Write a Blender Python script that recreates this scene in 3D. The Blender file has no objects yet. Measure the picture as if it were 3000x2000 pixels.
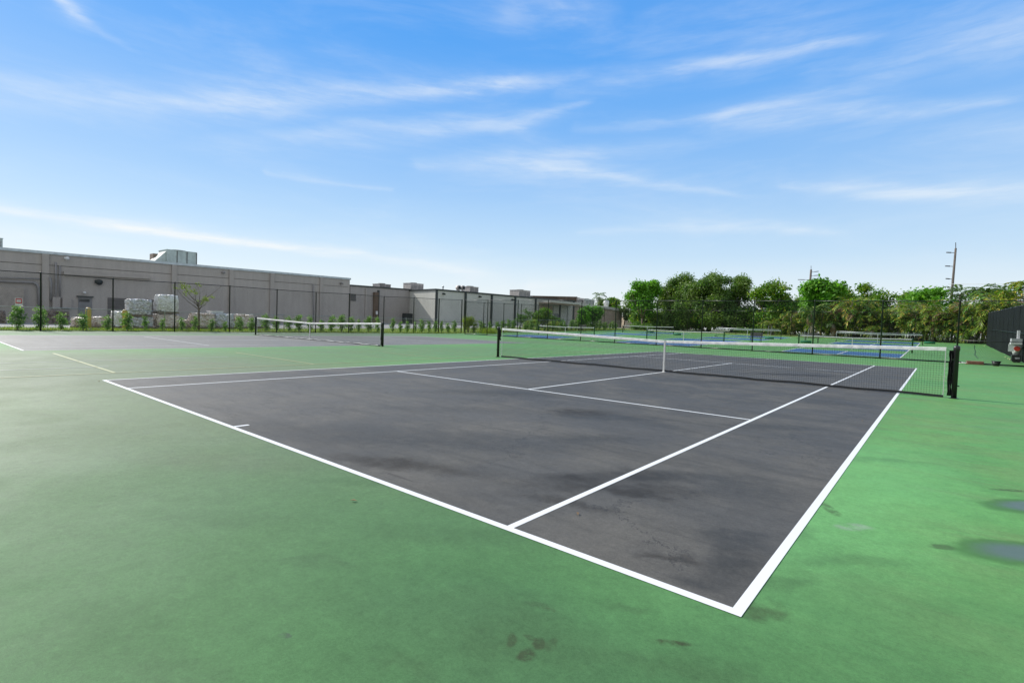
import bpy, math, random
import numpy as np
from mathutils import Vector, Matrix

# ------------------------------------------------------------------ scene / camera / light
C = bpy.context.scene.collection
scene = bpy.context.scene
CAM = Vector((6.1092, -14.3138, 1.2873))
YAW, PITCH, ROLL, FPX = 0.6918, -0.0366, 0.0334, 1510.09
Fw = Vector((-math.sin(YAW)*math.cos(PITCH), math.cos(YAW)*math.cos(PITCH), math.sin(PITCH)))
R0 = Fw.cross(Vector((0, 0, 1))).normalized(); U0 = R0.cross(Fw)
Rt = math.cos(ROLL)*R0 + math.sin(ROLL)*U0
Up = -math.sin(ROLL)*R0 + math.cos(ROLL)*U0
cam_d = bpy.data.cameras.new('camera'); cam = bpy.data.objects.new('camera', cam_d); C.objects.link(cam)
M3 = Matrix((Rt, Up, -Fw)).transposed()
cam.matrix_world = Matrix.Translation(CAM) @ M3.to_4x4()
cam_d.sensor_width = 36; cam_d.lens = FPX/3000*36; cam_d.clip_start = 0.05; cam_d.clip_end = 6000
scene.camera = cam
scene.view_settings.view_transform = 'Standard'; scene.view_settings.look = 'None'
scene.view_settings.exposure = 0.22; scene.view_settings.gamma = 1
scene.cycles.max_bounces = 6; scene.cycles.transparent_max_bounces = 8
try: scene.cycles.use_denoising = True
except Exception: pass

SUN_EL = math.radians(35.5); SUN_OFF = math.radians(6)
to_sun = Vector((-math.cos(SUN_OFF)*math.cos(SUN_EL), -math.sin(SUN_OFF)*math.cos(SUN_EL), math.sin(SUN_EL)))
sd = bpy.data.lights.new('sun', 'SUN'); sd.energy = 4.3; sd.angle = math.radians(0.5); sd.color = (1.0, 0.955, 0.88)
so = bpy.data.objects.new('sun', sd); C.objects.link(so)
so.rotation_euler = to_sun.to_track_quat('Z', 'Y').to_euler()

def ray(px, py):
    return (Fw + Rt*((px-1500)/FPX) - Up*((py-1000)/FPX)).normalized()
def at_x(px, py, X):
    d = ray(px, py); t = (X-CAM.x)/d.x; return CAM + d*t
def at_y(px, py, Y):
    d = ray(px, py); t = (Y-CAM.y)/d.y; return CAM + d*t

# ------------------------------------------------------------------ node helpers
class NT:
    def __init__(s, tree): s.t = tree; s.n = tree.nodes; s.l = tree.links
    def new(s, typ, **kw):
        n = s.n.new(typ)
        for k, v in kw.items(): setattr(n, k, v)
        return n
    def setin(s, sock, v):
        if v is None: return
        if hasattr(v, 'is_output') or isinstance(v, bpy.types.NodeSocket): s.l.new(v, sock)
        else: sock.default_value = v
    def math(s, op, a, b=None, c=None, clamp=False):
        n = s.new('ShaderNodeMath', operation=op); n.use_clamp = clamp
        s.setin(n.inputs[0], a); s.setin(n.inputs[1], b); s.setin(n.inputs[2], c); return n.outputs[0]
    def vmath(s, op, a, b=None, scale=None):
        n = s.new('ShaderNodeVectorMath', operation=op)
        s.setin(n.inputs[0], a); s.setin(n.inputs[1], b)
        if scale is not None: s.setin(n.inputs['Scale'], scale)
        return n.outputs['Value'] if op in ('DOT_PRODUCT', 'LENGTH') else n.outputs[0]
    def noise(s, vec, scale, detail=4, rough=0.55, dist=0.0):
        n = s.new('ShaderNodeTexNoise'); s.setin(n.inputs['Vector'], vec)
        n.inputs['Scale'].default_value = scale; n.inputs['Detail'].default_value = detail
        n.inputs['Roughness'].default_value = rough; n.inputs['Distortion'].default_value = dist
        return n
    def ramp(s, fac, a, b, c0=0.0, c1=1.0, smooth=True):
        n = s.new('ShaderNodeMapRange'); n.interpolation_type = 'SMOOTHSTEP' if smooth else 'LINEAR'
        s.setin(n.inputs[0], fac); s.setin(n.inputs[1], a); s.setin(n.inputs[2], b); s.setin(n.inputs[3], c0); s.setin(n.inputs[4], c1)
        return n.outputs[0]
    def mix(s, fac, a, b, blend='MIX'):
        n = s.new('ShaderNodeMix', data_type='RGBA', blend_type=blend)
        s.setin(n.inputs[0], fac); s.setin(n.inputs[6], a); s.setin(n.inputs[7], b); return n.outputs[2]
    def mapping(s, vec, loc=(0,0,0), rot=(0,0,0), scale=(1,1,1), typ='POINT'):
        n = s.new('ShaderNodeMapping', vector_type=typ); s.setin(n.inputs[0], vec)
        n.inputs[1].default_value = loc; n.inputs[2].default_value = rot; n.inputs[3].default_value = scale
        return n.outputs[0]
def col(c): return (c[0], c[1], c[2], 1.0)

# ------------------------------------------------------------------ world: Nishita sky with cirrus streaks in azimuth / elevation
world = bpy.data.worlds.new('World'); scene.world = world; world.use_nodes = True
w = NT(world.node_tree); w.n.clear()
sky = w.new('ShaderNodeTexSky', sky_type='NISHITA'); sky.sun_disc = False
sky.sun_elevation = SUN_EL
sky.sun_rotation = math.atan2(to_sun.x, to_sun.y)
sky.air_density = 1.0; sky.dust_density = 0.6; sky.ozone_density = 3.0; sky.altitude = 0
hs = w.new('ShaderNodeHueSaturation'); hs.inputs['Saturation'].default_value = 1.28; hs.inputs['Value'].default_value = 1.0
w.l.new(sky.outputs[0], hs.inputs['Color'])
world.cycles.sampling_method = 'MANUAL'; world.cycles.sample_map_resolution = 256
tc = w.new('ShaderNodeTexCoord'); D = tc.outputs['Generated']
sx = w.new('ShaderNodeSeparateXYZ'); w.l.new(D, sx.inputs[0])
# azimuth measured from the court's long axis, elevation above the horizon (radians)
az = w.math('ARCTAN2', sx.outputs[0], sx.outputs[1]); el = w.math('ARCSINE', sx.outputs[2])
cp = w.new('ShaderNodeCombineXYZ'); w.l.new(az, cp.inputs[0]); w.l.new(el, cp.inputs[1]); P = cp.outputs[0]
nz = w.noise(w.mapping(P, scale=(3.0, 14.0, 1.0)), 1.6, 5, 0.6)
off = w.vmath('SUBTRACT', nz.outputs['Color'], (0.5, 0.5, 0.5))
P2 = w.vmath('ADD', P, w.vmath('MULTIPLY', off, (0.07, 0.034, 0.0)))
nz2 = w.noise(w.mapping(P, scale=(2.0, 9.0, 1.0)), 1.3, 6, 0.62, 0.4)
g = bpy.data.node_groups.new('cirrus_segment', 'ShaderNodeTree')
for nm, ty in (('P', 'NodeSocketVector'), ('A', 'NodeSocketVector'), ('BA', 'NodeSocketVector'), ('inv', 'NodeSocketFloat'), ('w0', 'NodeSocketFloat'), ('w1', 'NodeSocketFloat'), ('s0', 'NodeSocketFloat'), ('s1', 'NodeSocketFloat'), ('acc', 'NodeSocketFloat')):
    g.interface.new_socket(nm, in_out='INPUT', socket_type=ty)
g.interface.new_socket('v', in_out='OUTPUT', socket_type='NodeSocketFloat')
G = NT(g); gi = G.new('NodeGroupInput'); go = G.new('NodeGroupOutput'); I = gi.outputs
pa = G.vmath('SUBTRACT', G.vmath('ADD', I['P'], G.vmath('SCALE', (1, 1, 0), scale=G.math('MULTIPLY', I['acc'], 1e-7))), I['A'])   # tiny term keeps the segments evaluated one after another
h = G.math('MULTIPLY', G.vmath('DOT_PRODUCT', pa, I['BA']), I['inv'], clamp=True)
dd = G.vmath('LENGTH', G.vmath('SUBTRACT', pa, G.vmath('SCALE', I['BA'], scale=h)))
ww = G.math('ADD', I['w0'], G.math('MULTIPLY', h, G.math('SUBTRACT', I['w1'], I['w0'])))
q = G.math('DIVIDE', dd, ww)
q2 = G.math('MULTIPLY', q, q)
ex = G.math('ADD', G.math('MULTIPLY', G.math('POWER', 2.718, G.math('MULTIPLY', q2, -1.0)), .78), G.math('MULTIPLY', G.math('POWER', 2.718, G.math('MULTIPLY', q2, -.11)), .24))
ss = G.math('ADD', I['s0'], G.math('MULTIPLY', h, G.math('SUBTRACT', I['s1'], I['s0'])))
G.l.new(G.math('MAXIMUM', G.math('MULTIPLY', ex, ss), I['acc']), go.inputs[0])
def azel(px, py):
    d = ray(px, py); return Vector((math.atan2(d.x, d.y), math.asin(d.z), 0))
STREAKS = [
 [(-80,275,30,.35),(250,285,34,.45),(500,300,34,.6),(760,300,38,.75),(950,275,30,.65),(1250,262,20,.7),(1500,240,12,.95),(1640,235,16,.5),(1800,222,18,.0)],
 [(500,210,50,.0),(760,240,55,.3),(1000,215,40,.05)],
 [(1640,262,26,.3),(1900,225,20,.35),(2150,180,15,.6),(2480,112,13,.8),(2620,88,24,.25),(2800,55,30,.0)],
 [(420,430,16,.05),(700,415,24,.3),(1000,395,26,.5),(1300,368,20,.55),(1530,352,18,.6),(1700,303,10,.4),(1790,270,9,.0)],
 [(1680,372,12,.2),(1960,364,8,.45),(2120,345,10,.75),(2280,305,14,.5),(2700,205,30,.25),(3080,120,40,.3)],
 [(2100,362,10,.3),(2400,325,26,.4),(2700,318,18,.35),(2920,306,8,.35),(3050,296,8,.0)],
 [(1230,480,16,.4),(1500,480,20,.55),(1700,505,20,.7),(1850,532,14,.6),(2120,562,7,.3),(2260,575,6,.0)],
 [(1500,470,16,.3),(1700,450,18,.4),(2000,425,22,.1)],
 [(2300,545,8,.3),(2480,552,16,.75),(2750,575,18,.85),(3080,560,22,.8)],
 [(2700,395,28,.15),(3080,380,26,.4)],
 [(1700,680,10,.2),(2000,662,14,.5),(2250,658,12,.55),(2420,676,8,.3),(2500,684,6,.0)],
 [(-60,607,9,1.5),(300,655,10,1.5),(620,697,9,1.25),(1000,738,11,1.2),(1250,775,12,1.0),(1500,822,16,.1)],
 [(120,-40,8,.8),(165,5,10,.9),(212,38,9,.95),(290,80,6,.3),(420,150,5,.12)],
 [(780,508,9,.3),(950,530,8,.4),(1150,556,5,.35)],
 [(1900,120,60,.1),(2400,60,60,.3),(3080,60,50,.45)],
 [(2400,215,40,.2),(2700,150,26,.3),(3080,95,26,.5)],
 [(-60,690,24,.6),(180,700,22,.4),(420,730,14,.1)],
 [(1500,20,40,.3),(1760,30,36,.2)],
 [(1560,835,14,.5),(1750,832,9,.3)],
]
acc = None
for st in STREAKS:
    for (a, b) in zip(st[:-1], st[1:]):
        A = azel(a[0], a[1]); B = azel(b[0], b[1]); BA = B-A
        n = w.new('ShaderNodeGroup'); n.node_tree = g
        w.l.new(P2, n.inputs['P']); n.inputs['A'].default_value = A; n.inputs['BA'].default_value = BA
        n.inputs['inv'].default_value = 1/max(BA.length_squared, 1e-9)
        n.inputs['w0'].default_value = a[2]/FPX*1.1; n.inputs['w1'].default_value = b[2]/FPX*1.1
        n.inputs['s0'].default_value = a[3]; n.inputs['s1'].default_value = b[3]
        if acc is not None: w.l.new(acc, n.inputs['acc'])
        acc = n.outputs[0]
veil = w.math('MULTIPLY', w.ramp(nz2.outputs['Fac'], 0.45, 0.8), 0.16)
nz3 = w.noise(w.mapping(P, rot=(0, 0, -.12), scale=(5.0, 34.0, 1.0)), 1.6, 6, 0.65, 0.3)
tex = w.math('MULTIPLY', w.ramp(nz2.outputs['Fac'], 0.25, 0.70, 0.45, 1.1), w.ramp(nz3.outputs['Fac'], 0.3, 0.65, 0.55, 1.1))
dens = w.math('ADD', w.math('MULTIPLY', w.math('MULTIPLY', acc, tex), 0.64), veil, clamp=True)
gr = w.new('ShaderNodeValToRGB'); w.l.new(w.math('MULTIPLY', el, 1.25), gr.inputs[0])
cr_ = gr.color_ramp; cr_.interpolation = 'B_SPLINE'
for i_, (e_, c_) in enumerate(((0.0, (.92, .96, .98)), (.06, (.86, .93, .975)), (.13, (.60, .80, .975)), (.24, (.38, .63, .97)), (.40, (.14, .44, .96)), (.56, (.06, .35, .94)), (.74, (.30, .48, .80)))):  # highest stop whitened above the view, added as fill light
    e2 = e_*1.25
    if i_ < 2: p_ = cr_.elements[i_]; p_.position = min(1, e2)
    else: p_ = cr_.elements.new(min(1, e2))
    p_.color = (c_[0], c_[1], c_[2], 1)
base = w.vmath('SCALE', gr.outputs[0], scale=8.9)
base = w.mix(0.12, base, hs.outputs[0])
# added unseen white veil behind and beside the viewer, neutral fill for shaded walls
vb = w.math('MAXIMUM', w.ramp(az, 0.25, 1.1), w.ramp(az, -1.75, -2.4))
base = w.mix(w.math('MULTIPLY', vb, 0.75), base, col((6.3, 6.3, 6.1)))
cl = w.mix(dens, base, col((8.0, 8.4, 8.6)))
bg = w.new('ShaderNodeBackground'); w.l.new(cl, bg.inputs[0]); bg.inputs[1].default_value = 0.098
wo = w.new('ShaderNodeOutputWorld'); w.l.new(bg.outputs[0], wo.inputs[0])

# ------------------------------------------------------------------ materials
def newmat(name):
    m = bpy.data.materials.new(name); m.use_nodes = True
    t = NT(m.node_tree); t.n.clear()
    o = t.new('ShaderNodeOutputMaterial'); b = t.new('ShaderNodeBsdfPrincipled'); t.l.new(b.outputs[0], o.inputs[0])
    return m, t, b
def wpos(t):
    return t.new('ShaderNodeNewGeometry').outputs['Position']
def simple(name, c, rough=0.7, metal=0.0, var=0.12, scale=3.0, bump=0.0, spec=0.5, bscale=60):
    m, t, b = newmat(name)
    oc = t.new('ShaderNodeTexCoord').outputs['Object']
    n = t.noise(oc, scale, 5, 0.6)
    f = t.ramp(n.outputs['Fac'], 0.3, 0.7, 1-var, 1+var)
    v = t.vmath('SCALE', col(c)[:3], scale=f)
    t.l.new(v, b.inputs['Base Color'])
    b.inputs['Roughness'].default_value = rough; b.inputs['Metallic'].default_value = metal
    b.inputs['Specular IOR Level'].default_value = spec
    if bump:
        n2 = t.noise(oc, bscale, 3); bp = t.new('ShaderNodeBump'); bp.inputs['Strength'].default_value = bump; bp.inputs['Distance'].default_value = 0.01
        t.l.new(n2.outputs['Fac'], bp.inputs['Height']); t.l.new(bp.outputs[0], b.inputs['Normal'])
    return m
def stain(t, pos, cx, cy, rx, ry, rot, lo=0.45, hi=1.0):
    v = t.mapping(pos, loc=(cx, cy, 0), rot=(0, 0, rot), scale=(rx, ry, 1), typ='TEXTURE')
    return t.ramp(t.vmath('LENGTH', t.vmath('MULTIPLY', v, (1, 1, 0))), hi, lo)
def hardcourt(name, base, var_cols, stains_and_light, wet=(), fine=0.06, sheen=0.5, grime=(.05,.05,.04)):
    """acrylic sport surface: broad tonal drift, sweep marks, grit, scuffs, dirty patches, painted light tones, damp patches"""
    m, t, b = newmat(name)
    pos = wpos(t)
    big = t.noise(pos, 0.16, 5, 0.6, 0.3); mid = t.noise(pos, 0.9, 6, 0.65, 0.2)
    c = t.mix(t.ramp(big.outputs['Fac'], 0.35, 0.65), col(base), col(var_cols[0]))
    c = t.mix(t.ramp(mid.outputs['Fac'], 0.42, 0.68, 0, 0.75), c, col(var_cols[1]))
    for rot_, sc_, k_ in ((0.6, 1.1, .55), (0.75, 2.6, .4)):
        sw = t.noise(t.mapping(pos, rot=(0, 0, rot_), scale=(0.28, 2.0, 1)), sc_, 6, 0.65, 0.6)
        c = t.mix(t.ramp(sw.outputs['Fac'], 0.48, 0.72, 0, k_), c, col(var_cols[2]))
    k = None
    for sc_, am in ((3.2, .9), (11, 1.1), (34, 1.3), (95, 1.6), (300, 2.2)):
        n_ = t.noise(pos, sc_, 3, 0.7); r_ = t.ramp(n_.outputs['Fac'], 0.25, 0.75, 1-fine*am, 1+fine*am, False)
        k = r_ if k is None else t.math('MULTIPLY', k, r_)
    # dark specks in drifts and thin scuffs
    sp = t.math('MULTIPLY', t.ramp(t.noise(pos, 34, 3, 0.6).outputs['Fac'], 0.62, 0.72), t.ramp(t.noise(pos, 0.7, 4, 0.6).outputs['Fac'], 0.48, 0.62))
    c = t.mix(t.math('MULTIPLY', sp, .55), c, col(grime))
    for rot_ in (0.3, 1.2, 2.3):
        sf = t.noise(t.mapping(pos, rot=(0, 0, rot_), scale=(0.7, 11, 1)), 1.7, 2, 0.5, 0.8)
        mk = t.ramp(t.noise(t.vmath('ADD', pos, (rot_*31, 7, 0)), 0.8, 3).outputs['Fac'], 0.55, 0.66)
        c = t.mix(t.math('MULTIPLY', t.math('MULTIPLY', t.ramp(sf.outputs['Fac'], 0.67, 0.74), mk), .5), c, col(grime))
    dn = t.noise(pos, 1.9, 5, 0.65); dv = t.vmath('SUBTRACT', dn.outputs['Color'], (0.5, 0.5, 0.5)); dpos = t.vmath('ADD', pos, t.vmath('SCALE', dv, scale=0.55))
    dn2 = t.noise(pos, 7.0, 6, 0.72); mott = t.ramp(dn2.outputs['Fac'], 0.3, 0.6, 0.45, 1.0); mott2 = t.ramp(dn2.outputs['Fac'], 0.38, 0.55, 0.15, 1.0)
    for (cx, cy, rx, ry, rot, k_, sc, hard) in stains_and_light:
        if hard == 3:
            v = t.mapping(t.vmath('ADD', pos, t.vmath('SCALE', dv, scale=.12)), loc=(cx, cy, 0), rot=(0, 0, rot), scale=(rx, ry, 1), typ='TEXTURE')
            s_ = t.math('MULTIPLY', t.ramp(t.vmath('LENGTH', t.vmath('MULTIPLY', v, (1, 1, 0))), 1.0, 0.5), mott2)
        else: s_ = stain(t, dpos, cx, cy, rx, ry, rot, 0.2, 1.05); s_ = s_ if hard == 2 else t.math('MULTIPLY', s_, mott)
        c = t.mix(t.math('MULTIPLY', s_, k_), c, col(sc))
    c = t.vmath('SCALE', c, scale=k)
    rough = t.ramp(mid.outputs['Fac'], 0.3, 0.7, 0.62, 0.72)
    dsm = t.vmath('ADD', pos, t.vmath('SCALE', dv, scale=0.22))
    for (cx, cy, rx, ry, rot) in wet:
        rim = stain(t, dsm, cx, cy, rx, ry, rot, 0.76, 1.02); core = stain(t, dsm, cx, cy, rx, ry, rot, 0.35, 0.82)
        c = t.mix(t.math('MULTIPLY', rim, 0.75), c, col((0.05, 0.14, 0.035)))
        c = t.mix(t.math('MULTIPLY', core, 0.8), c, col((0.095, 0.125, 0.12)))  # grey-blue core tint paints a reflection into the wet patch
        rough = t.math('SUBTRACT', rough, t.math('MULTIPLY', core, 0.27))
    t.l.new(c, b.inputs['Base Color']); t.l.new(rough, b.inputs['Roughness'])
    b.inputs['Specular IOR Level'].default_value = sheen
    bp = t.new('ShaderNodeBump'); bp.inputs['Strength'].default_value = 0.5; bp.inputs['Distance'].default_value = 0.003
    t.l.new(t.noise(pos, 190, 4, 0.8).outputs['Fac'], bp.inputs['Height']); t.l.new(bp.outputs[0], b.inputs['Normal'])
    return m, t, b, c
def groundpt(px, py):
    d = ray(px, py); t_ = -CAM.z/d.z; return CAM + d*t_
def st(px, py, rx, ry, rot, k, sc, hard=0):
    p = groundpt(px, py); return (p.x, p.y, rx, ry, rot, k, sc, hard)
CR = YAW   # screen-right direction on the ground is at angle YAW from +x
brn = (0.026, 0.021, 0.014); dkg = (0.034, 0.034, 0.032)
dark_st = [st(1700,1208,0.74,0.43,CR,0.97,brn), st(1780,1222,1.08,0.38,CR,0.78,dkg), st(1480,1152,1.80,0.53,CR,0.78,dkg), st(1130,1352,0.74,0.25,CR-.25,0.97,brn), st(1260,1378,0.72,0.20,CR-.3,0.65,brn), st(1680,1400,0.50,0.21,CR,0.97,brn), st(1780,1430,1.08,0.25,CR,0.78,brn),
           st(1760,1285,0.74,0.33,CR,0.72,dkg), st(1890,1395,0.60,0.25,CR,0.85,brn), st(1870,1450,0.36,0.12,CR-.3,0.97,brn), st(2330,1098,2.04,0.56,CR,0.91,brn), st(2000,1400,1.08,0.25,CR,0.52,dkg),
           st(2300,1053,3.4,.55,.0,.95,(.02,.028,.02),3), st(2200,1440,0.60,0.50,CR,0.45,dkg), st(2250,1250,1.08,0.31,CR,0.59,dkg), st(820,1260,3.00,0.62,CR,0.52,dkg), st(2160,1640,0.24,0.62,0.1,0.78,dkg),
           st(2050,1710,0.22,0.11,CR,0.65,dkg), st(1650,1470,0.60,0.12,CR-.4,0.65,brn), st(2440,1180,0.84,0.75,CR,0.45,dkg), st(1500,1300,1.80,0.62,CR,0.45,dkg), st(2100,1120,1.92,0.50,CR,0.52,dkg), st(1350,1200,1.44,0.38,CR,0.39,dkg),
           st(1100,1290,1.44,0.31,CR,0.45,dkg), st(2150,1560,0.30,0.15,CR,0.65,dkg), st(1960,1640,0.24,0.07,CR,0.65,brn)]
gb = (0.04, 0.055, 0.022); gd = (0.055, 0.12, 0.045)
green_st_light = [(-29, 2, 3.6, 24, 0, .75, (.15,.175,.125), 2), (-27, 2, 7, 22, 0, .5, (.14,.17,.115), 2), (-10, -3, 5.5, 13, 0, .55, (.115,.155,.082), 2), (-14, 14, 16, 4, 0, .4, (.14,.17,.10), 2), st(800,1700,4.6,3.0,.3,.85,(.058,.17,.052),2), st(300,1350,5.0,3.4,.5,.5,(.095,.165,.075),2), st(120,1090,13,6,.5,.7,(.135,.175,.10),2), st(1500,1880,1.2,.7,.3,.6,(.06,.135,.055),2), st(2420,1420,1.2,3.6,-.1,.5,(.14,.36,.12),2),  # dry greyed areas, then broad ellipses with light levels painted in
            st(1582,1883,.035,.05,.3,1,gb,3), st(1495,1875,.03,.055,.5,1,gb,3), st(1540,1915,.04,.06,.2,1,gb,3), st(1560,1868,.05,.02,.3,.8,gb,3), st(1620,1885,.03,.06,.2,.6,gb,3), st(1585,1772,.09,.035,.3,.9,gd,3), st(1610,1785,.04,.02,.3,.9,gb,3), st(1490,1800,.5,.3,.3,.5,gd),
            st(828,1863,.045,.022,.5,1,(.06,.09,.06),3), st(1360,1880,.3,.18,.4,.5,gd), st(960,1660,.22,.08,.5,.6,gd), st(870,1670,.18,.09,.6,.6,gd), st(2330,1560,.3,.16,1.4,.5,gd), st(2200,1790,.16,.09,1.0,.7,gb), st(2290,1700,.3,.12,1.2,.5,gd),
            st(2500,1545,.16,.08,.8,.5,(.28,.33,.27),3), st(2430,1490,.05,.2,.5,.6,gb,3), st(1880,1930,.5,.12,.6,.5,gd), st(2760,1600,.1,.05,.7,.6,gb,3), st(2480,1640,.5,.12,.8,.45,gd), st(300,1850,.5,.3,.6,.4,gd), st(1850,1765,.2,.06,.5,.6,gd),
            st(650,1350,1.2,.4,.6,.4,(.10,.13,.07)), st(500,1060,3.0,.5,.7,.5,(.15,.15,.09)), st(2960,1435,.18,.05,.6,.7,gb,3), st(1060,1410,.6,.14,.7,.5,gd), st(1300,1560,.7,.2,.6,.45,gd), st(700,1520,.8,.2,.7,.4,gd), st(1960,1880,.1,.03,.5,.9,gb,3), st(2060,1970,.2,.08,.5,.5,gd), st(480,1980,.3,.15,.5,.5,gd), st(1190,1960,.2,.08,.4,.6,gd),
            st(2600,1350,.8,.15,.7,.35,gd), st(2850,1250,1.2,.2,.7,.35,(.13,.24,.11)), st(900,1030,3,.5,.7,.4,(.13,.16,.09)), st(1700,1030,2.5,.6,.7,.5,(.16,.20,.09))]
wets = []
for (px, py, rx, ry, rot) in ((3050,1486,.50,.22,CR+.05), (3030,1624,.50,.24,CR-.05)):
    p = groundpt(px, py); wets.append((p.x, p.y, rx, ry, rot))
green_st_light = [st(900,1650,5.0,3.4,.3,.85,(.098,.20,.082),2), st(300,1350,6.0,4.0,.5,.8,(.135,.165,.095),2), st(120,1080,14,7,.5,.8,(.16,.165,.10),2), st(1500,1900,1.6,.9,.3,.6,(.07,.155,.065),2), st(2420,1420,1.2,3.6,-.1,.5,(.14,.36,.12),2)] + green_st_light  # broad ellipses paint light: duller centre, greyer glare left, brighter right
M_green, _, _, _ = hardcourt('green_acrylic', (0.107, 0.285, 0.078), ((0.086, 0.245, 0.066), (0.138, 0.27, 0.088), (0.125, 0.19, 0.07)), green_st_light, wets, fine=.10, sheen=.22, grime=(.05,.075,.03))
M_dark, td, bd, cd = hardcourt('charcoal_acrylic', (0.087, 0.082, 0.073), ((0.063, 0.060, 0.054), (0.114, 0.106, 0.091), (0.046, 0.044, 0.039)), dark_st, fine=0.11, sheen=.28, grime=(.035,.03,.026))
M_dark2, _, _, _ = hardcourt('weathered_charcoal_acrylic', (0.150, 0.146, 0.134), ((0.127, 0.123, 0.112), (0.178, 0.172, 0.157), (0.106, 0.103, 0.093)), [], fine=0.09, sheen=.3)
# hairline cracks in the charcoal coating
pz = wpos(td); vo = td.new('ShaderNodeTexVoronoi', feature='DISTANCE_TO_EDGE'); vo.inputs['Scale'].default_value = 0.55
cn = td.noise(pz, 2.5, 6, 0.7); td.l.new(td.vmath('ADD', pz, td.vmath('SCALE', cn.outputs['Color'], scale=0.9)), vo.inputs['Vector'])
ck = td.math('MULTIPLY', td.ramp(vo.outputs['Distance'], 0.006, 0.0, 0, 1), td.ramp(td.noise(pz, 0.5, 2).outputs['Fac'], 0.44, 0.56, 0, 0.85))
td.l.new(td.mix(ck, cd, col((0.02, 0.02, 0.02))), bd.inputs['Base Color'])
M_blue, _, _, _ = hardcourt('blue_acrylic', (0.025, 0.10, 0.25), ((0.025, 0.09, 0.21), (0.035, 0.12, 0.26), (0.045, 0.11, 0.19)), [])
def paint(name, c, wear=0.25):
    m, t, b = newmat(name); pos = wpos(t)
    n = t.noise(pos, 60, 5, 0.7); n2 = t.noise(pos, 3, 4, 0.6)
    k = t.ramp(n.outputs['Fac'], 0.42, 0.3, 0, 1); k = t.math('MULTIPLY', k, t.ramp(n2.outputs['Fac'], 0.4, 0.7, 0.1, 1.0))
    c2 = t.mix(t.math('MULTIPLY', k, wear), col(c), col((c[0]*.45, c[1]*.45, c[2]*.42)))
    t.l.new(c2, b.inputs['Base Color']); b.inputs['Roughness'].default_value = 0.55
    return m
M_white = paint('white_line_paint', (0.74, 0.75, 0.74), .6); M_white2 = paint('worn_white_line_paint', (0.55, 0.55, 0.54), .9); M_fadew = paint('faded_white_paint', (0.42, 0.45, 0.40), .6)
M_yel = paint('faded_yellow_paint', (0.36, 0.37, 0.16), .8)
def asphalt():
    m, t, b = newmat('asphalt'); pos = wpos(t)
    n = t.noise(pos, 0.3, 5, 0.6); g1 = t.noise(pos, 30, 3, 0.7)
    c = t.mix(n.outputs['Fac'], col((0.27, 0.265, 0.255)), col((0.36, 0.35, 0.335))); c = t.vmath('SCALE', c, scale=t.ramp(g1.outputs['Fac'], .2, .8, .85, 1.15))
    t.l.new(c, b.inputs['Base Color']); b.inputs['Roughness'].default_value = 0.85; return m
M_road = asphalt()
def grassmat(name, a, bcol, s=1.0):
    m, t, b = newmat(name); pos = wpos(t)
    n = t.noise(pos, 0.5*s, 5, 0.65); n2 = t.noise(pos, 25, 4, 0.7)
    c = t.mix(t.ramp(n.outputs['Fac'], .35, .65), col(a), col(bcol)); c = t.vmath('SCALE', c, scale=t.ramp(n2.outputs['Fac'], .25, .75, .6, 1.4))
    t.l.new(c, b.inputs['Base Color']); b.inputs['Roughness'].default_value = 0.9; return m
M_grass = grassmat('grass', (0.15, 0.24, 0.035), (0.20, 0.26, 0.05)); M_ground = grassmat('far_ground', (0.10, 0.14, 0.05), (0.17, 0.16, 0.10), .2)

def leafmat(name, c1, c2, c3=None, transl=0.35, rough=0.55, pscale=0.35):
    m, t, b = newmat(name); ge = t.new('ShaderNodeNewGeometry')
    rnd = ge.outputs['Random Per Island']
    oc = t.new('ShaderNodeTexCoord').outputs['Object']
    n = t.noise(oc, pscale, 4, 0.6)
    c = t.mix(t.ramp(n.outputs['Fac'], 0.38, 0.62), col(c1), col(c2))
    if c3: c = t.mix(t.ramp(rnd, 0.82, 0.95), c, col(c3))
    c = t.vmath('SCALE', c, scale=t.ramp(t.math('FRACT', t.math('MULTIPLY', rnd, 7.31)), 0, 1, 0.65, 1.35, False))
    t.l.new(c, b.inputs['Base Color']); b.inputs['Roughness'].default_value = rough; b.inputs['Specular IOR Level'].default_value = 0.35
    tr = t.new('ShaderNodeBsdfTranslucent'); t.l.new(t.vmath('MULTIPLY', c, (1.3, 1.5, 0.6)), tr.inputs[0])
    mx = t.new('ShaderNodeMixShader'); mx.inputs[0].default_value = transl
    out = [x for x in t.n if x.type == 'OUTPUT_MATERIAL'][0]
    t.l.new(b.outputs[0], mx.inputs[1]); t.l.new(tr.outputs[0], mx.inputs[2]); t.l.new(mx.outputs[0], out.inputs[0])
    return m
L_dark = leafmat('leaf_olive', (0.070, 0.150, 0.028), (0.135, 0.215, 0.04), (0.22, 0.28, 0.09))
L_bright = leafmat('leaf_bright', (0.087, 0.246, 0.022), (0.145, 0.334, 0.029), (0.232, 0.435, 0.058))
L_mid = leafmat('leaf_mid', (0.07, 0.19, 0.018), (0.16, 0.28, 0.025), (0.32, 0.34, 0.045))
L_shrub = leafmat('leaf_shrub', (0.09, 0.20, 0.04), (0.19, 0.34, 0.07), (0.50, 0.62, 0.34), pscale=2.0)  # pale third colour paints whitish highlights on scattered leaves
L_yel = leafmat('leaf_yellow_green', (0.17, 0.25, 0.03), (0.24, 0.30, 0.04), (0.35, 0.38, 0.07), pscale=2.0)
L_areca = leafmat('frond_areca', (0.07, 0.19, 0.018), (0.22, 0.30, 0.032), (0.55, 0.42, 0.07), 0.22, 0.5, 0.9)
L_palm = leafmat('frond_palm', (0.072, 0.145, 0.043), (0.145, 0.232, 0.072), (0.290, 0.319, 0.116), 0.3, 0.45, 0.5)
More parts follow.
